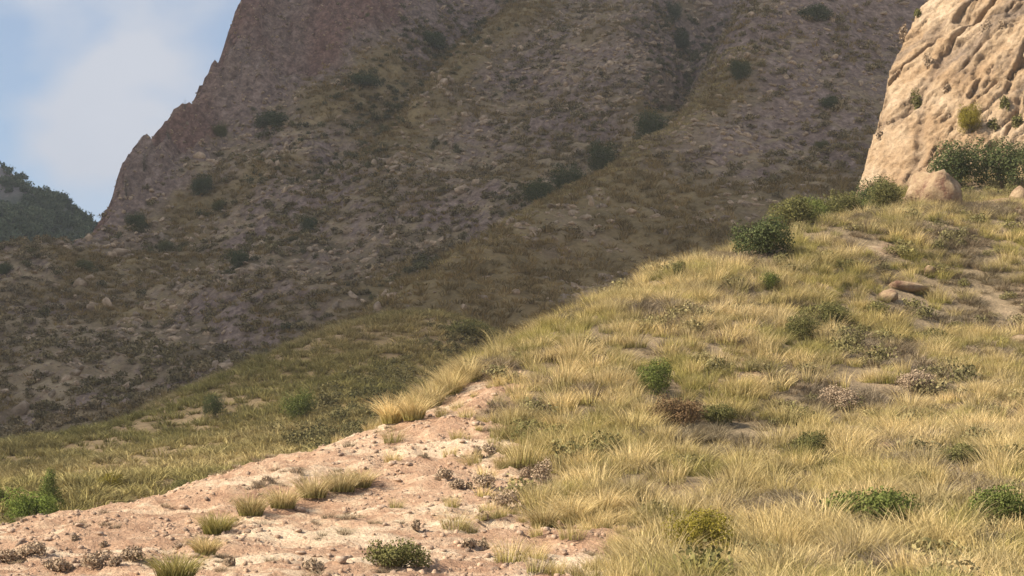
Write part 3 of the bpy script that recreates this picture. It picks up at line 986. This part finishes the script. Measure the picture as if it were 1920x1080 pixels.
# gravel on the bare earth
grav = [proto('gravel_shape', mesh_from('gravel_shape', *rock_shape(600 + i, 1, 0.6), [M['gravel']], smooth_shade=False)) for i in range(4)]
Q = strew(near, 60000, -20, 12, 20, 56, lambda x, y: in_view(x, y, 3) & bare_at(x, y) & (rng.uniform(size=x.shape) < 0.45 + 0.6 * fbm(x * 0.45, y * 0.45, 3, 541)))
sz = 0.022 + 0.085 * rng.uniform(size=len(Q)) ** 3.5
scatter('gravel', 'loose pink gravel strewn over the bare earth', Q, turns(len(Q), 0.5), np.stack([sz] * 3, 1), rng.integers(0, 4, len(Q)), grav)

# foothill grass
fg = []
for i in range(4):
    V, Fq, A = blades(46, 0.32, 0.55, 0.05, 0.9 + 0.1 * i, 460 + i, 2)
    fg.append(proto('dull_tussock_shape', mesh_from('dull_tussock_shape', V, Fq, [M['foot_grass']], attrs={'along': A})))
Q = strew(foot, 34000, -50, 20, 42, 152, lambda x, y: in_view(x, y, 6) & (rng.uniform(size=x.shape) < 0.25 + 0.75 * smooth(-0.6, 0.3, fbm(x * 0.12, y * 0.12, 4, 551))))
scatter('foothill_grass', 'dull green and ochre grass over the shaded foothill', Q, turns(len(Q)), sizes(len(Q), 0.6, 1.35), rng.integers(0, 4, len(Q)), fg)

# mountain scrub, dry grass and rubble
ms = []
for i in range(4):
    g = random.Random(470 + i)
    lob = [(g.uniform(-0.3, 0.3), g.uniform(-0.3, 0.3), g.uniform(0.15, 0.3), g.uniform(0.25, 0.45), g.uniform(0.25, 0.45), g.uniform(0.18, 0.3)) for _ in range(4)]
    V, Fq = leaves(90, lob, 0.13, 470 + i)
    ms.append(proto('scrub_shape', mesh_from('scrub_shape', V, Fq, [M['mt_scrub']], smooth_shade=False)))
mg = []
for i in range(3):
    V, Fq, A = blades(30, 0.38, 0.5, 0.10, 1.0, 480 + i, 2)
    mg.append(proto('dry_grass_shape', mesh_from('dry_grass_shape', V, Fq, [M['mt_grass']], attrs={'along': A})))
mc = []
for i in range(3):
    V, Fq, A = blades(34, 0.38, 0.5, 0.09, 0.9, 486 + i, 2)
    mc.append(proto('crest_grass_shape', mesh_from('crest_grass_shape', V, Fq, [M['crest_grass']], attrs={'along': A})))
mr = [proto('rubble_shape', mesh_from('rubble_shape', *rock_shape(490 + i, 2, 0.6, 0.3), [M['mt_rock']], smooth_shade=False)) for i in range(5)]


def keep_mt(x, y):
    return in_view(x, y, 8)


for surf, ext, tag_, nn in ((spur, (-60, 110, 155, 330), 'spur', 26000), (mount, (-115, 100, 150, 410), 'mountain', 58000)):
    Q = strew(surf, nn, *ext, keep_mt)
    f1 = fbm(Q[:, 0] * 0.05, Q[:, 1] * 0.05, 4, 561) + rng.normal(0, 0.35, len(Q))
    gx_, gy_, dm = spur_dry if tag_ == 'spur' else mount_dry
    dq = dm[np.clip(((Q[:, 1] - gy_[0]) / (gy_[1] - gy_[0])).astype(int), 0, len(gy_) - 1), np.clip(((Q[:, 0] - gx_[0]) / (gx_[1] - gx_[0])).astype(int), 0, len(gx_) - 1)]
    zz = (Q[:, 2] - 40) / 110
    gs = f1 > 0.55 - 0.95 * dq; crq = crag_at(Q[:, 0], Q[:, 1]) * (tag_ == 'mountain')
    gs &= rng.uniform(size=len(Q)) > crq * 0.85
    rs = (~gs) & (f1 < -0.15 + 0.45 * zz + 0.8 * crq); ss = ~(gs | rs)
    ss &= rng.uniform(size=len(Q)) > 0.35 + 0.4 * crq
    A_, B_, C_ = Q[ss], Q[gs], Q[rs]
    scatter(tag_ + '_scrub', 'brown low scrub dotted over the shaded ' + tag_, A_, turns(len(A_)), sizes(len(A_), 0.8, 2.0, 0.3), rng.integers(0, 4, len(A_)), ms)
    scatter(tag_ + '_dry_grass', 'ochre dry grass in patches on the shaded ' + tag_, B_, turns(len(B_)), sizes(len(B_), 0.9, 2.0, 0.3), rng.integers(0, 3, len(B_)), mg)
    sz = (0.22 + 0.75 * rng.uniform(size=len(C_)) ** 2.2) * (1 - 0.5 * crq[rs])
    scatter(tag_ + '_rubble', 'grey brown rubble lying over the shaded ' + tag_, C_, turns(len(C_), 0.4), np.stack([sz * rng.uniform(0.8, 1.5, len(C_)), sz, sz * rng.uniform(0.6, 1.1, len(C_))], 1), rng.integers(0, 5, len(C_)), mr)

# pale grass painting raking sunlight onto the foothill crest, dark scrub in the hollow below it and in the gully behind the spur
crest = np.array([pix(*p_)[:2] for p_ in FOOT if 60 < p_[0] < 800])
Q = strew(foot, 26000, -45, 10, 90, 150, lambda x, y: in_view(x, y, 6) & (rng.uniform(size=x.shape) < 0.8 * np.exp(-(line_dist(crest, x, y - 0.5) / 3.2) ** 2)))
scatter('crest_grass', 'pale straw grass standing in for sunlight on the foothill crest', Q, turns(len(Q)), sizes(len(Q), 0.5, 1.0), rng.integers(0, 5, len(Q)), straw_protos)
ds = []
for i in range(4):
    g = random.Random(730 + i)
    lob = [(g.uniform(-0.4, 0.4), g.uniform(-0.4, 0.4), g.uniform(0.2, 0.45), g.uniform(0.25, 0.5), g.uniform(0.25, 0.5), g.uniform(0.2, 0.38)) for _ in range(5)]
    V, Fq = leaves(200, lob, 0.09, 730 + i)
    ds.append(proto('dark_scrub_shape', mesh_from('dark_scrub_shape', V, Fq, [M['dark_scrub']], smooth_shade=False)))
hollow = np.vstack([to_ground([(560, 850), (600, 760), (680, 700), (760, 640), (850, 612), (930, 630), (900, 720), (720, 800), (640, 860)], foot, y1=160.0)])
Q = strew(foot, 9000, -30, 15, 60, 150, lambda x, y: inside(hollow, x + 2.5 * fbm(x * 0.2, y * 0.2, 3, 581), y + 4 * fbm(x * 0.2, y * 0.2, 3, 583)) & (vnoise(x * 0.25, y * 0.25, 585) > -0.35))
scatter('hollow_scrub', 'dark olive scrub filling the hollow of the foothill', Q, turns(len(Q)), sizes(len(Q), 0.35, 0.95, 0.3), rng.integers(0, 4, len(Q)), ds)
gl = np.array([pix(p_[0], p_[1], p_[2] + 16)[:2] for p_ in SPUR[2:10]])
Q = strew(spur, 26000, -50, 50, 170, 280, lambda x, y: rng.uniform(size=x.shape) < 0.9 * np.exp(-(line_dist(spur_line, x, y + 2.5) / 4.0) ** 2))
scatter('spur_crest_grass', 'pale dry grass along the crest of the rocky spur', Q, turns(len(Q)), sizes(len(Q), 0.6, 1.3, 0.3), rng.integers(0, 3, len(Q)), mc)


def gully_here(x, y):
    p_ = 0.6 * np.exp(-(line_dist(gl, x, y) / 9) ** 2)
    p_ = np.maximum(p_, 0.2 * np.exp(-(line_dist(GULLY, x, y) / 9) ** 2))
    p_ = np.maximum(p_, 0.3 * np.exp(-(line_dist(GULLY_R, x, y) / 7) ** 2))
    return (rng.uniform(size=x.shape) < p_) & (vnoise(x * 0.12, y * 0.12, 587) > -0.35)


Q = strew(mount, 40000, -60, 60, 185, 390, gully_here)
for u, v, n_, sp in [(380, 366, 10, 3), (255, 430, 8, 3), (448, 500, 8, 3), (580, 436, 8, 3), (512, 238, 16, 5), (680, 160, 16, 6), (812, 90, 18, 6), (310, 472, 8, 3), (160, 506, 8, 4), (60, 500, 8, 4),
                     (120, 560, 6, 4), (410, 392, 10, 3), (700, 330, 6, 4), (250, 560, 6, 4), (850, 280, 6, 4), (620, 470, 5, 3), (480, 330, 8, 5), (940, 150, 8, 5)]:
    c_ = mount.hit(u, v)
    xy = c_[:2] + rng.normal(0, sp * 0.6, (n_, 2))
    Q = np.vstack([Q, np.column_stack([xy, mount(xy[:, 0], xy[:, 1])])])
scatter('gully_scrub', 'dark scrub in the gullies behind the spur, doubling as painted shade', Q, turns(len(Q)), sizes(len(Q), 0.7, 2.0, 0.3), rng.integers(0, 4, len(Q)), ds)  # scrub whose dark colour also stands in for weak occlusion shade in the gullies
Q = strew(mount, 16000, -100, 70, 190, 400, lambda x, y: in_view(x, y, 4) & (rng.uniform(size=x.shape) < 0.35 * np.maximum(outcrop_at(x, y), 0.7 * inside(BUTT, x, y))))
sz = 0.5 + 1.1 * rng.uniform(size=len(Q)) ** 1.8
scatter('outcrop_blocks', 'broken rock blocks on the mountain outcrops', Q, turns(len(Q), 0.5), np.stack([sz * rng.uniform(0.8, 1.4, len(Q)), sz, sz * rng.uniform(0.6, 1.2, len(Q))], 1), rng.integers(0, 5, len(Q)), mr)
edge = np.vstack([bare_xy, bare_xy[:1]])
Q = strew(near, 9000, -14, 10, 22, 54, lambda x, y: in_view(x, y, 3) & bare_at(x, y) & (x > -6 + 0 * y) & (rng.uniform(size=x.shape) < 0.5 * np.exp(-line_dist(edge, x, y) / 0.7)))
scatter('border_grass', 'thin straw grass fraying out onto the bare earth', Q, turns(len(Q), 0.2), sizes(len(Q), 0.3, 0.8), rng.integers(0, 5, len(Q)), straw_protos)
Q = strew(near, 2600, -20, 10, 21, 54, lambda x, y: in_view(x, y, 3) & bare_at(x, y) & (fbm(x * 0.5, y * 0.5, 3, 591) > 0.30))
scatter('sparse_sprigs', 'sparse dry sprigs on the bare earth', Q, turns(len(Q)), sizes(len(Q), 0.25, 0.6), rng.integers(0, 3, len(Q)), twig_protos)

# far wood
ft = []
for i in range(3):
    g = random.Random(700 + i)
    lob = [(g.uniform(-0.9, 0.9), g.uniform(-0.9, 0.9), g.uniform(0.9, 2.0), g.uniform(0.9, 1.3), g.uniform(0.9, 1.3), g.uniform(0.8, 1.2)) for _ in range(5)]
    V, Fq = leaves(160, lob, 0.42, 700 + i)
    ft.append(proto('far_tree_shape', mesh_from('far_tree_shape', V, Fq, [M['far_tree']], smooth_shade=False)))
Q = strew(far, 9000, -260, -20, 520, 690, lambda x, y: (rng.uniform(size=x.shape) < smooth(-0.6, 0.4, fbm(x * 0.03, y * 0.03, 3, 571)) * 0.9))
Q = Q[rng.uniform(size=len(Q)) < 1 - 0.75 * smooth(126, 142, Q[:, 2])]
scatter('far_wood', 'dark green wood covering the distant hill', Q, turns(len(Q), 0.05), sizes(len(Q), 0.7, 1.6), rng.integers(0, 3, len(Q)), ft)

# ------------------------------------------------------------------ single bushes, rocks and tussocks
# on the crest of the sunlit slope, below the cliff
G_C = 'evergreen bushes below the cliff'
plant(near, 1432, 480, 118, 72, 'bush_dark', 'dense dark green bush at the end of the crest hedge away from the cliff', seed=31)
plant(near, 1492, 445, 96, 68, 'bush_olive', 'lighter olive bush just behind the dense dark one on the grassy crest', Y=73, seed=32)
plant(near, 1518, 440, 74, 56, 'bush_green', 'green bush in the middle of the crest hedge', Y=75, seed=40)
plant(near, 1614, 405, 66, 54, 'bush_green', 'green bush at the cliff end of the crest hedge', Y=82, seed=41)
plant(near, 1545, 432, 90, 60, 'bush_olive', 'low olive bush between the green crest bush and the cliff foot', Y=77, seed=33)
plant(near, 1588, 420, 80, 60, 'bush_olive', 'small olive bush filling the hedge near the cliff foot', Y=79, seed=39)
plant(near, 1640, 372, 92, 92, 'bush_dark', 'upright dark bush against the foot of the cliff edge', Y=90, seed=34)
plant(near, 1660, 410, 80, 66, 'bush_olive', 'pale olive shrub leaning beside the big round boulder', Y=80, seed=35)
plant(near, 1795, 345, 110, 92, 'bush_dark', 'dark evergreen bush right behind the big round boulder', Y=95, seed=36)
plant(near, 1872, 345, 112, 106, 'bush_dark', 'taller dark evergreen bush touching the one behind the boulder', Y=96, seed=37)
plant(near, 1935, 300, 70, 80, 'bush_dark', 'dark bush under the cliff beyond the taller evergreen', Y=103, seed=38)

for (u, v, Yd, r, fl, seed, lb) in [(1755, 395, 80.5, (1.6, 1.3, 1.25), 1, 801, 'big rounded boulder with a tan top and reddish underside'),
                                    (1748, 402, 80.5, (0.62, 0.5, 0.42), 1, 802, 'smaller smooth tan boulder in front of the big rounded one'),
                                    (1905, 365, 88, (1.25, 1.0, 0.75), 1, 803, 'low grey boulder near the tall evergreen bush'),
                                    (1885, 385, 86, (1.6, 1.0, 0.38), 1, 804, 'long flat slab of tan rock below the low grey boulder'),
                                    (1612, 385, 88, (0.85, 0.7, 0.55), 1, 805, 'pale boulder at the foot of the upright dark bush'),
                                    (1700, 540, 66, (1.2, 0.9, 0.34), 1, 806, 'low broken rock slab sticking out of the grassy slope'),
                                    (1668, 560, 64, (0.55, 0.45, 0.36), 1, 807, 'brown stone beside the low broken slab in the grass'),
                                    (1740, 515, 68, (0.5, 0.42, 0.34), 1, 808, 'pale stone above the low broken slab in the grass'),
                                    (1900, 585, 60, (0.8, 0.6, 0.26), 1, 809, 'pinkish low rock among the scrub'),
                                    (1665, 855, 40, (0.45, 0.35, 0.18), 1, 810, 'small pale grey rock half buried in the grass')]:
    q = pix(u, v, Yd); z = float(near(q[0], q[1]))
    V, Fq = rock_shape(seed, 3 if seed in (801, 802, 805) else 2, 1.0, 0.30)
    V = V * np.array(r)
    link('boulder', mesh_from('boulder', V, Fq, [M['boulder']], smooth_shade=False), loc=(q[0], q[1], z + r[2] * {801: 0.62, 806: 0.1}.get(seed, 0.42)), rotz=seed * 1.7 if seed != 801 else 0.3, label=lb, category='boulder')

# in the grass of the sunlit slope
for a_ in [(1228, 745, 80, 75, 'bush_green', 'bright green bush standing in the straw grass'),
           (1268, 800, 95, 60, 'bush_brown', 'dark brown half dead bush below the bright green one'),
           (1345, 800, 70, 38, 'bush_olive', 'grey green low bush touching the dark brown bush'),
           (1312, 1050, 118, 96, 'bush_yellow', 'yellow green bush at the edge of the bare earth'),
           (1635, 985, 165, 66, 'bush_green', 'wide low green bush in the lower grass'),
           (1800, 878, 90, 46, 'bush_olive', 'low olive bush above the wide green one'),
           (1500, 640, 70, 54, 'bush_olive', 'olive bush in the middle of the grassy slope'),
           (1560, 610, 70, 46, 'bush_olive', 'small olive bush beside another on the grassy slope'),
           (1880, 985, 130, 76, 'bush_green', 'dense green bush in the lower grass, beyond the wide low one'),
           (1580, 770, 76, 48, 'bush_grey', 'round grey dry bush in the grass'),
           (1440, 545, 40, 36, 'bush_green', 'small bright green bush near the crest'),
           (1275, 520, 26, 34, 'bush_olive', 'small upright olive bush on the crest'),
           (1720, 740, 80, 44, 'bush_grey', 'flat grey dry bush farther along the grass'),
           (1520, 850, 70, 44, 'bush_olive', 'olive dome bush in the grass uphill of the wide green one')]:
    plant(near, *a_[:4], a_[4], a_[5], seed=int(a_[0]))

# bare earth: low shrubs and tussocks
plant(near, 745, 1068, 116, 50, 'bush_olive', 'low rounded olive cushion bush on the bare earth', seed=745)
G_CU = 'grey cushion shrubs on the bare earth'
for i, (u, v, wp, hp) in enumerate([(832, 905, 34, 26), (858, 918, 28, 20), (880, 918, 14, 14), (910, 915, 42, 26), (945, 958, 60, 30), (905, 975, 22, 16), (895, 865, 22, 20), (920, 855, 24, 22),
                                    (780, 1000, 20, 18), (985, 900, 22, 20), (1018, 905, 46, 48), (905, 1030, 20, 18), (880, 1035, 30, 16), (665, 905, 20, 14), (250, 1055, 44, 30), (215, 1060, 20, 16),
                                    (285, 1062, 16, 12), (140, 1022, 14, 11), (195, 1035, 14, 10), (500, 910, 30, 14), (60, 1045, 70, 26), (15, 1055, 50, 24), (110, 1075, 60, 22), (180, 1070, 60, 30), (590, 1075, 40, 22), (430, 1060, 22, 16)]):
    plant(near, u, v, wp, hp, 'bush_grey', 'small grey brown cushion shrub on the bare pink earth', name='cushion_shrub', cat='shrub', group=G_CU, seed=900 + i, sink=0.03, n=900, leaf=0.03)


def tussock(u, v, wpx, hpx, label, seed, mat='straw', group=None, lean=0.75, nb=420):
    p = ground_at(near, u, v)
    w, h = px(wpx, p[1]), px(hpx, p[1])
    V, Fq, A = blades(nb, w * 0.30, h, 0.017, lean, seed)
    return link('grass_tussock', mesh_from('grass_tussock', V, Fq, [M[mat]], attrs={'along': A}), loc=p, label=label, category='grass tussock', group=group)


G_T = 'tussocks in a row across the bare earth'
for i, (u, v, wp, hp) in enumerate([(470, 965, 70, 52), (530, 955, 70, 50), (585, 940, 80, 56), (640, 925, 80, 52), (675, 915, 60, 44)]):
    tussock(u, v, wp, hp, ('first', 'second', 'middle', 'fourth', 'last')[i] + ' straw tussock of the row across the bare earth, counted from the olive tussock', 1000 + i, group=G_T)
G_U = 'tussocks on the bare ledge'
for i, (u, v, wp, hp) in enumerate([(1020, 990, 70, 56), (1075, 985, 80, 66), (1130, 970, 80, 74), (1180, 950, 70, 74)]):
    tussock(u, v, wp, hp, ('outermost', 'second', 'third', 'innermost')[i] + ' straw tussock on the red ledge, counted towards the thick grass', 1010 + i, group=G_U)
tussock(405, 1000, 76, 50, 'olive tussock at the lower end of the tussock row', 1020, 'green_grass')
tussock(385, 1040, 56, 44, 'thin dry tussock just below the tussock row', 1021)
tussock(330, 1090, 110, 64, 'large olive tussock at the bottom of the bare earth', 1022, 'green_grass')
G_V = 'tussocks along the bare crest'
for i, (u, v, wp, hp) in enumerate([(735, 795, 56, 66), (775, 790, 60, 66), (810, 765, 60, 62), (845, 742, 60, 66), (880, 715, 60, 64)]):
    tussock(u, v, wp, hp, ('lowest', 'second', 'third', 'fourth', 'highest')[i] + ' tall straw tussock up the crest above the bare earth', 1030 + i, group=G_V)

# stones on the bare earth
G_S = 'loose stones on the bare earth'
st = [mesh_from('stone', *rock_shape(1100 + i, 2, 0.55, 0.2), [M['stone']], smooth_shade=False) for i in range(7)]
spots = [(893, 798, 22), (640, 1060, 34), (655, 1055, 20), (715, 955, 26), (1010, 842, 14), (745, 905, 20), (690, 930, 18), (940, 862, 16), (620, 1040, 22), (20, 1005, 22), (290, 1000, 22), (300, 975, 14)]
poly = [(60, 1070), (40, 1015), (250, 965), (440, 912), (640, 850), (740, 800), (900, 720), (945, 730), (925, 815), (975, 850), (980, 930), (1150, 1005), (1190, 1075)]
pa = np.array(poly, float)
while len(spots) < 84:
    u, v = rng.uniform(40, 1190), rng.uniform(720, 1078)
    if inside(pa, np.array(u), np.array(v)):
        spots.append((u, v, rng.uniform(10, 22) * (0.75 + (v - 720) / 700)))
for i, (u, v, wp) in enumerate(spots):
    p = ground_at(near, u, v); r = px(wp, p[1]) * 0.5
    if i == 0:
        lb, g_ = 'dark edged slab of stone lying high on the bare earth', None
    else:
        lb, g_ = 'small pale pink stone lying loose on the bare earth', G_S
    link('stone', st[i % 7], loc=(p[0], p[1], p[2] + r * 0.2), rotz=rnd.uniform(0, 6.28), scale=(r, r, r * rnd.uniform(0.7, 1.2)), label=lb, category='stone', group=g_)

P = strew(near, 64000, -22, 46, 17, 108, lambda x, y: on_grass(x, y) & (rng.uniform(size=x.shape) < 0.35 + 0.65 * grass_density(x, y)) & (vnoise(x * 0.35, y * 0.35, 511) > -0.75))
ok = np.ones(len(P), bool)
for sx, sy, sw in NEAR_SPOTS:                                # room round each bush, more on its downhill side
    dx, dy = P[:, 0] - sx, P[:, 1] - sy
    ok &= ~((np.abs(dx) < sw * 0.5) & (dy < sw * 0.5) & (dy > -sw * 0.5 - 0.5))
P = P[ok]
hn = len(P)
kind = vnoise(P[:, 0] * 0.28, P[:, 1] * 0.28, 521) + rng.normal(0, 0.28, hn)
right = smooth(5, 22, P[:, 0])                               # greyer, scrubbier growth farther along the slope
g_sel = kind > 0.34
t_sel = (~g_sel) & (kind < -0.24 + 0.34 * right)
s_sel = ~(g_sel | t_sel)
# keep the count down
pick = rng.uniform(size=hn) < 0.70
for nm, lb, sel, pr, lo, hi in (('straw_grass', 'straw coloured tussock grass covering the sunlit slope', s_sel, straw_protos, 0.55, 1.35),
                                ('olive_grass', 'olive green tussocks among the straw grass', g_sel, green_protos, 0.7, 1.2),
                                ('grey_scrub', 'low grey dry scrub between the tussocks', t_sel, twig_protos, 0.7, 1.35)):
    Q = P[sel & pick]
    scatter(nm, lb, Q, turns(len(Q)), sizes(len(Q), lo, hi), rng.integers(0, len(pr), len(Q)), pr)

# low leafy domes among the tussocks
ld = []
for i in range(4):
    g = random.Random(720 + i)
    lob = [(g.uniform(-0.2, 0.2), g.uniform(-0.2, 0.2), g.uniform(0.08, 0.2), g.uniform(0.15, 0.28), g.uniform(0.15, 0.28), g.uniform(0.12, 0.22)) for _ in range(5)]
    V, Fq = leaves(420, lob, 0.035, 720 + i)
    ld.append(proto('low_shrub_shape', mesh_from('low_shrub_shape', V, Fq, [M['low_shrub']], smooth_shade=False)))
Q = strew(near, 2700, -22, 46, 17, 100, lambda x, y: on_grass(x, y) & (vnoise(x * 0.3, y * 0.3, 531) + 0.35 * smooth(2, 22, x) > 0.05))
scatter('low_shrubs', 'grey green dwarf shrubs dotted among the tussocks', Q, turns(len(Q)), sizes(len(Q), 0.6, 1.7, 0.3), rng.integers(0, 4, len(Q)), ld)

# on the foothill
plant(foot, 400, 788, 44, 50, 'bush_dark', 'smaller and darker of the two round trees on the foothill', name='round_tree', cat='tree', seed=2001)
plant(foot, 562, 790, 64, 66, 'bush_green', 'larger and greener of the two round trees on the foothill', name='round_tree', cat='tree', seed=2002)
plant(foot, 312, 888, 26, 18, 'bush_brown', 'small dark bush low on the foothill', seed=2003)
plant(foot, 92, 965, 72, 84, 'bush_green', 'upright green bush at the rear of the group in the hollow', seed=2004, upright=True)
plant(foot, 62, 995, 108, 80, 'bush_bright', 'wide green bush at the front of the group in the hollow', seed=2005)
plant(foot, 2, 962, 40, 44, 'bush_green', 'green bush in the hollow, apart from the pair', seed=2006)
plant(foot, 205, 915, 50, 26, 'bush_yellow', 'pale yellow green low bush in the hollow', seed=2007)
plant(foot, 340, 928, 50, 26, 'bush_olive', 'olive low bush right behind the bare crest', seed=2008)
plant(foot, 880, 640, 96, 40, 'bush_olive', 'broad dark olive bush near the top of the foothill', seed=2009)

# on the mountain and the spur
for a_ in [(mount, 380, 368, 46, 40, 'bush_dark', 'round dark bush on the mountain below the crag'),
           (mount, 255, 432, 44, 40, 'bush_dark', 'round dark bush near the mountain shoulder skyline'),
           (mount, 448, 502, 48, 36, 'bush_dark', 'lowest dark bush on the open mountain face'),
           (mount, 580, 438, 38, 36, 'bush_dark', 'dark bush alone on the open mountain face'),
           (mount, 413, 256, 38, 30, 'bush_olive', 'olive shrub under the mountain crag'),
           (mount, 512, 240, 62, 36, 'bush_dark', 'wide dark shrub under the mountain crag'),
           (mount, 680, 162, 66, 26, 'bush_dark', 'flat dark shrub on the ochre patch beside the crag'),
           (mount, 812, 92, 70, 36, 'bush_dark', 'dark shrub in the gully beside the crag'),
           (mount, 310, 474, 34, 26, 'bush_olive', 'small dull shrub low on the mountain shoulder'),
           (mount, 160, 508, 40, 22, 'bush_olive', 'low dull shrub at the mountain foot shoulder'),
           (mount, 8, 515, 34, 24, 'bush_dark', 'dark low shrub at the far end of the mountain foot'),
           (mount, 410, 395, 30, 22, 'bush_olive', 'faint shrub under the round dark bush of the mountain'),
           (mount, 1272, 96, 56, 40, 'bush_dark', 'dark bush at the foot of the high rock buttress'),
           (mount, 1262, 40, 40, 40, 'bush_dark', 'dark bush beside the high rock buttress'),
           (spur, 1388, 152, 48, 50, 'bush_dark', 'dark bush high on the rocky spur'),
           (spur, 1555, 204, 38, 30, 'bush_dark', 'small dark bush on the rocky face near the cliff'),
           (spur, 1530, 40, 66, 32, 'bush_dark', 'wide dark bush at the top of the rocky face'),
           (spur, 1540, 280, 34, 18, 'bush_olive', 'faint low shrub on the rocky face')]:
    plant(*a_[:5], a_[5], a_[6], seed=int(a_[1] * 3 + a_[2]), sink=0.2)
for i, (u, v, wp, hp, lb) in enumerate([(1012, 408, 62, 50, 'lowest of the four bushes along the spur crest'), (1066, 372, 62, 46, 'second lowest of the four bushes along the spur crest'),
                                        (1128, 336, 68, 66, 'third of the four bushes along the spur crest, the darkest'), (1222, 262, 64, 62, 'highest of the four bushes along the spur crest')]):
    cr = np.array([pix(*p_) for p_ in SPUR]); Yc = float(np.interp(u, [p_[0] for p_ in SPUR], [p_[2] for p_ in SPUR]))
    q = pix(u, v, Yc + 2.5); z = float(spur(q[0], q[1]))
    w, h = px(wp, q[1]), px(hp, q[1])
    bush('bush', lb, 'bush', (q[0], q[1], z - 0.2), w, h + 0.6, M['bush_dark'], 2100 + i)
G_K = 'shrubs on the mountain skyline'
for i, (u, v, wp, hp, lb) in enumerate([(236, 372, 24, 48, 'tallest shrub standing on the mountain skyline'), (270, 318, 24, 32, 'small shrub next above the tallest on the mountain skyline'),
                                        (315, 262, 20, 26, 'third shrub up the mountain skyline from the saddle'), (347, 205, 14, 22, 'topmost tiny shrub on the mountain skyline')]):
    plant(mount, u, v, wp, hp, 'bush_dark', lb, group=None if i == 0 else G_K, seed=2200 + i, sink=0.3, n=700, upright=True)

# clinging to the tan cliff
def cliff_point(u, v):
    """vertex of the cliff face nearest to the line of sight of a pixel"""
    d_ = ray(u, v); d_ = d_ / np.linalg.norm(d_)
    W_ = np.stack([CX, CY, CZ], -1).reshape(-1, 3) - np.array([0, 0, CAM_H])
    t = W_ @ d_; e = np.linalg.norm(W_ - t[:, None] * d_[None], axis=1) + (S.reshape(-1) < 0) * 5
    return W_[int(np.argmin(e))] + np.array([0, 0, CAM_H])


p = cliff_point(1818, 250)
bush('cliff_shrub', 'yellowish green shrub rooted in the cliff above the evergreens', 'shrub', p + np.array([0, 0.1, -0.1]), px(58, p[1]), px(66, p[1]), M['bush_yellow'], 2301)
for i, (u, v, wp, hp) in enumerate([(1722, 185, 20, 52), (1852, 55, 26, 50), (1776, 165, 18, 24), (1882, 190, 24, 34), (1742, 110, 18, 34), (1695, 60, 18, 46), (1865, 230, 26, 26), (1780, 215, 14, 14),
                                    (1905, 130, 20, 28), (1722, 20, 16, 22), (1668, 225, 14, 12), (1650, 250, 12, 18), (1910, 225, 24, 34), (1880, 45, 16, 30)]):
    p = cliff_point(u, v + hp * 0.4)
    bush('cliff_shrub', 'small grey shrub clinging to the tan cliff', 'shrub', p + np.array([0, 0.15, -0.15]), px(wp, p[1]), px(hp, p[1]), M['bush_grey' if i % 3 else 'bush_olive'], 2310 + i,
         group='grey shrubs on the tan cliff', n=420, leaf=0.09, depth=0.5)

# ------------------------------------------------------------------ thin haze in the valley air
M['haze'], _nt, _N, _L, _o = new_mat('thin_haze')
_pv = _N.new('ShaderNodeVolumePrincipled')
_pv.inputs['Color'].default_value = (1.0, 0.98, 0.95, 1)
_pv.inputs['Density'].default_value = 0.00024
_pv.inputs['Anisotropy'].default_value = 0.2
_L.new(_pv.outputs[0], _o.inputs['Volume'])
hv = np.array([(x, y, z) for z in (-2.6, 215.0) for y in (-14.0, 900.0) for x in (-420.0, 420.0)])
hf = np.array([(0, 2, 3, 1), (4, 5, 7, 6), (0, 1, 5, 4), (2, 6, 7, 3), (0, 4, 6, 2), (1, 3, 7, 5)])
link('haze', mesh_from('haze', hv, hf, [M['haze']], smooth_shade=False), kind='stuff', label='thin bluish haze filling the valley air')
scene.cycles.volume_bounces = 0
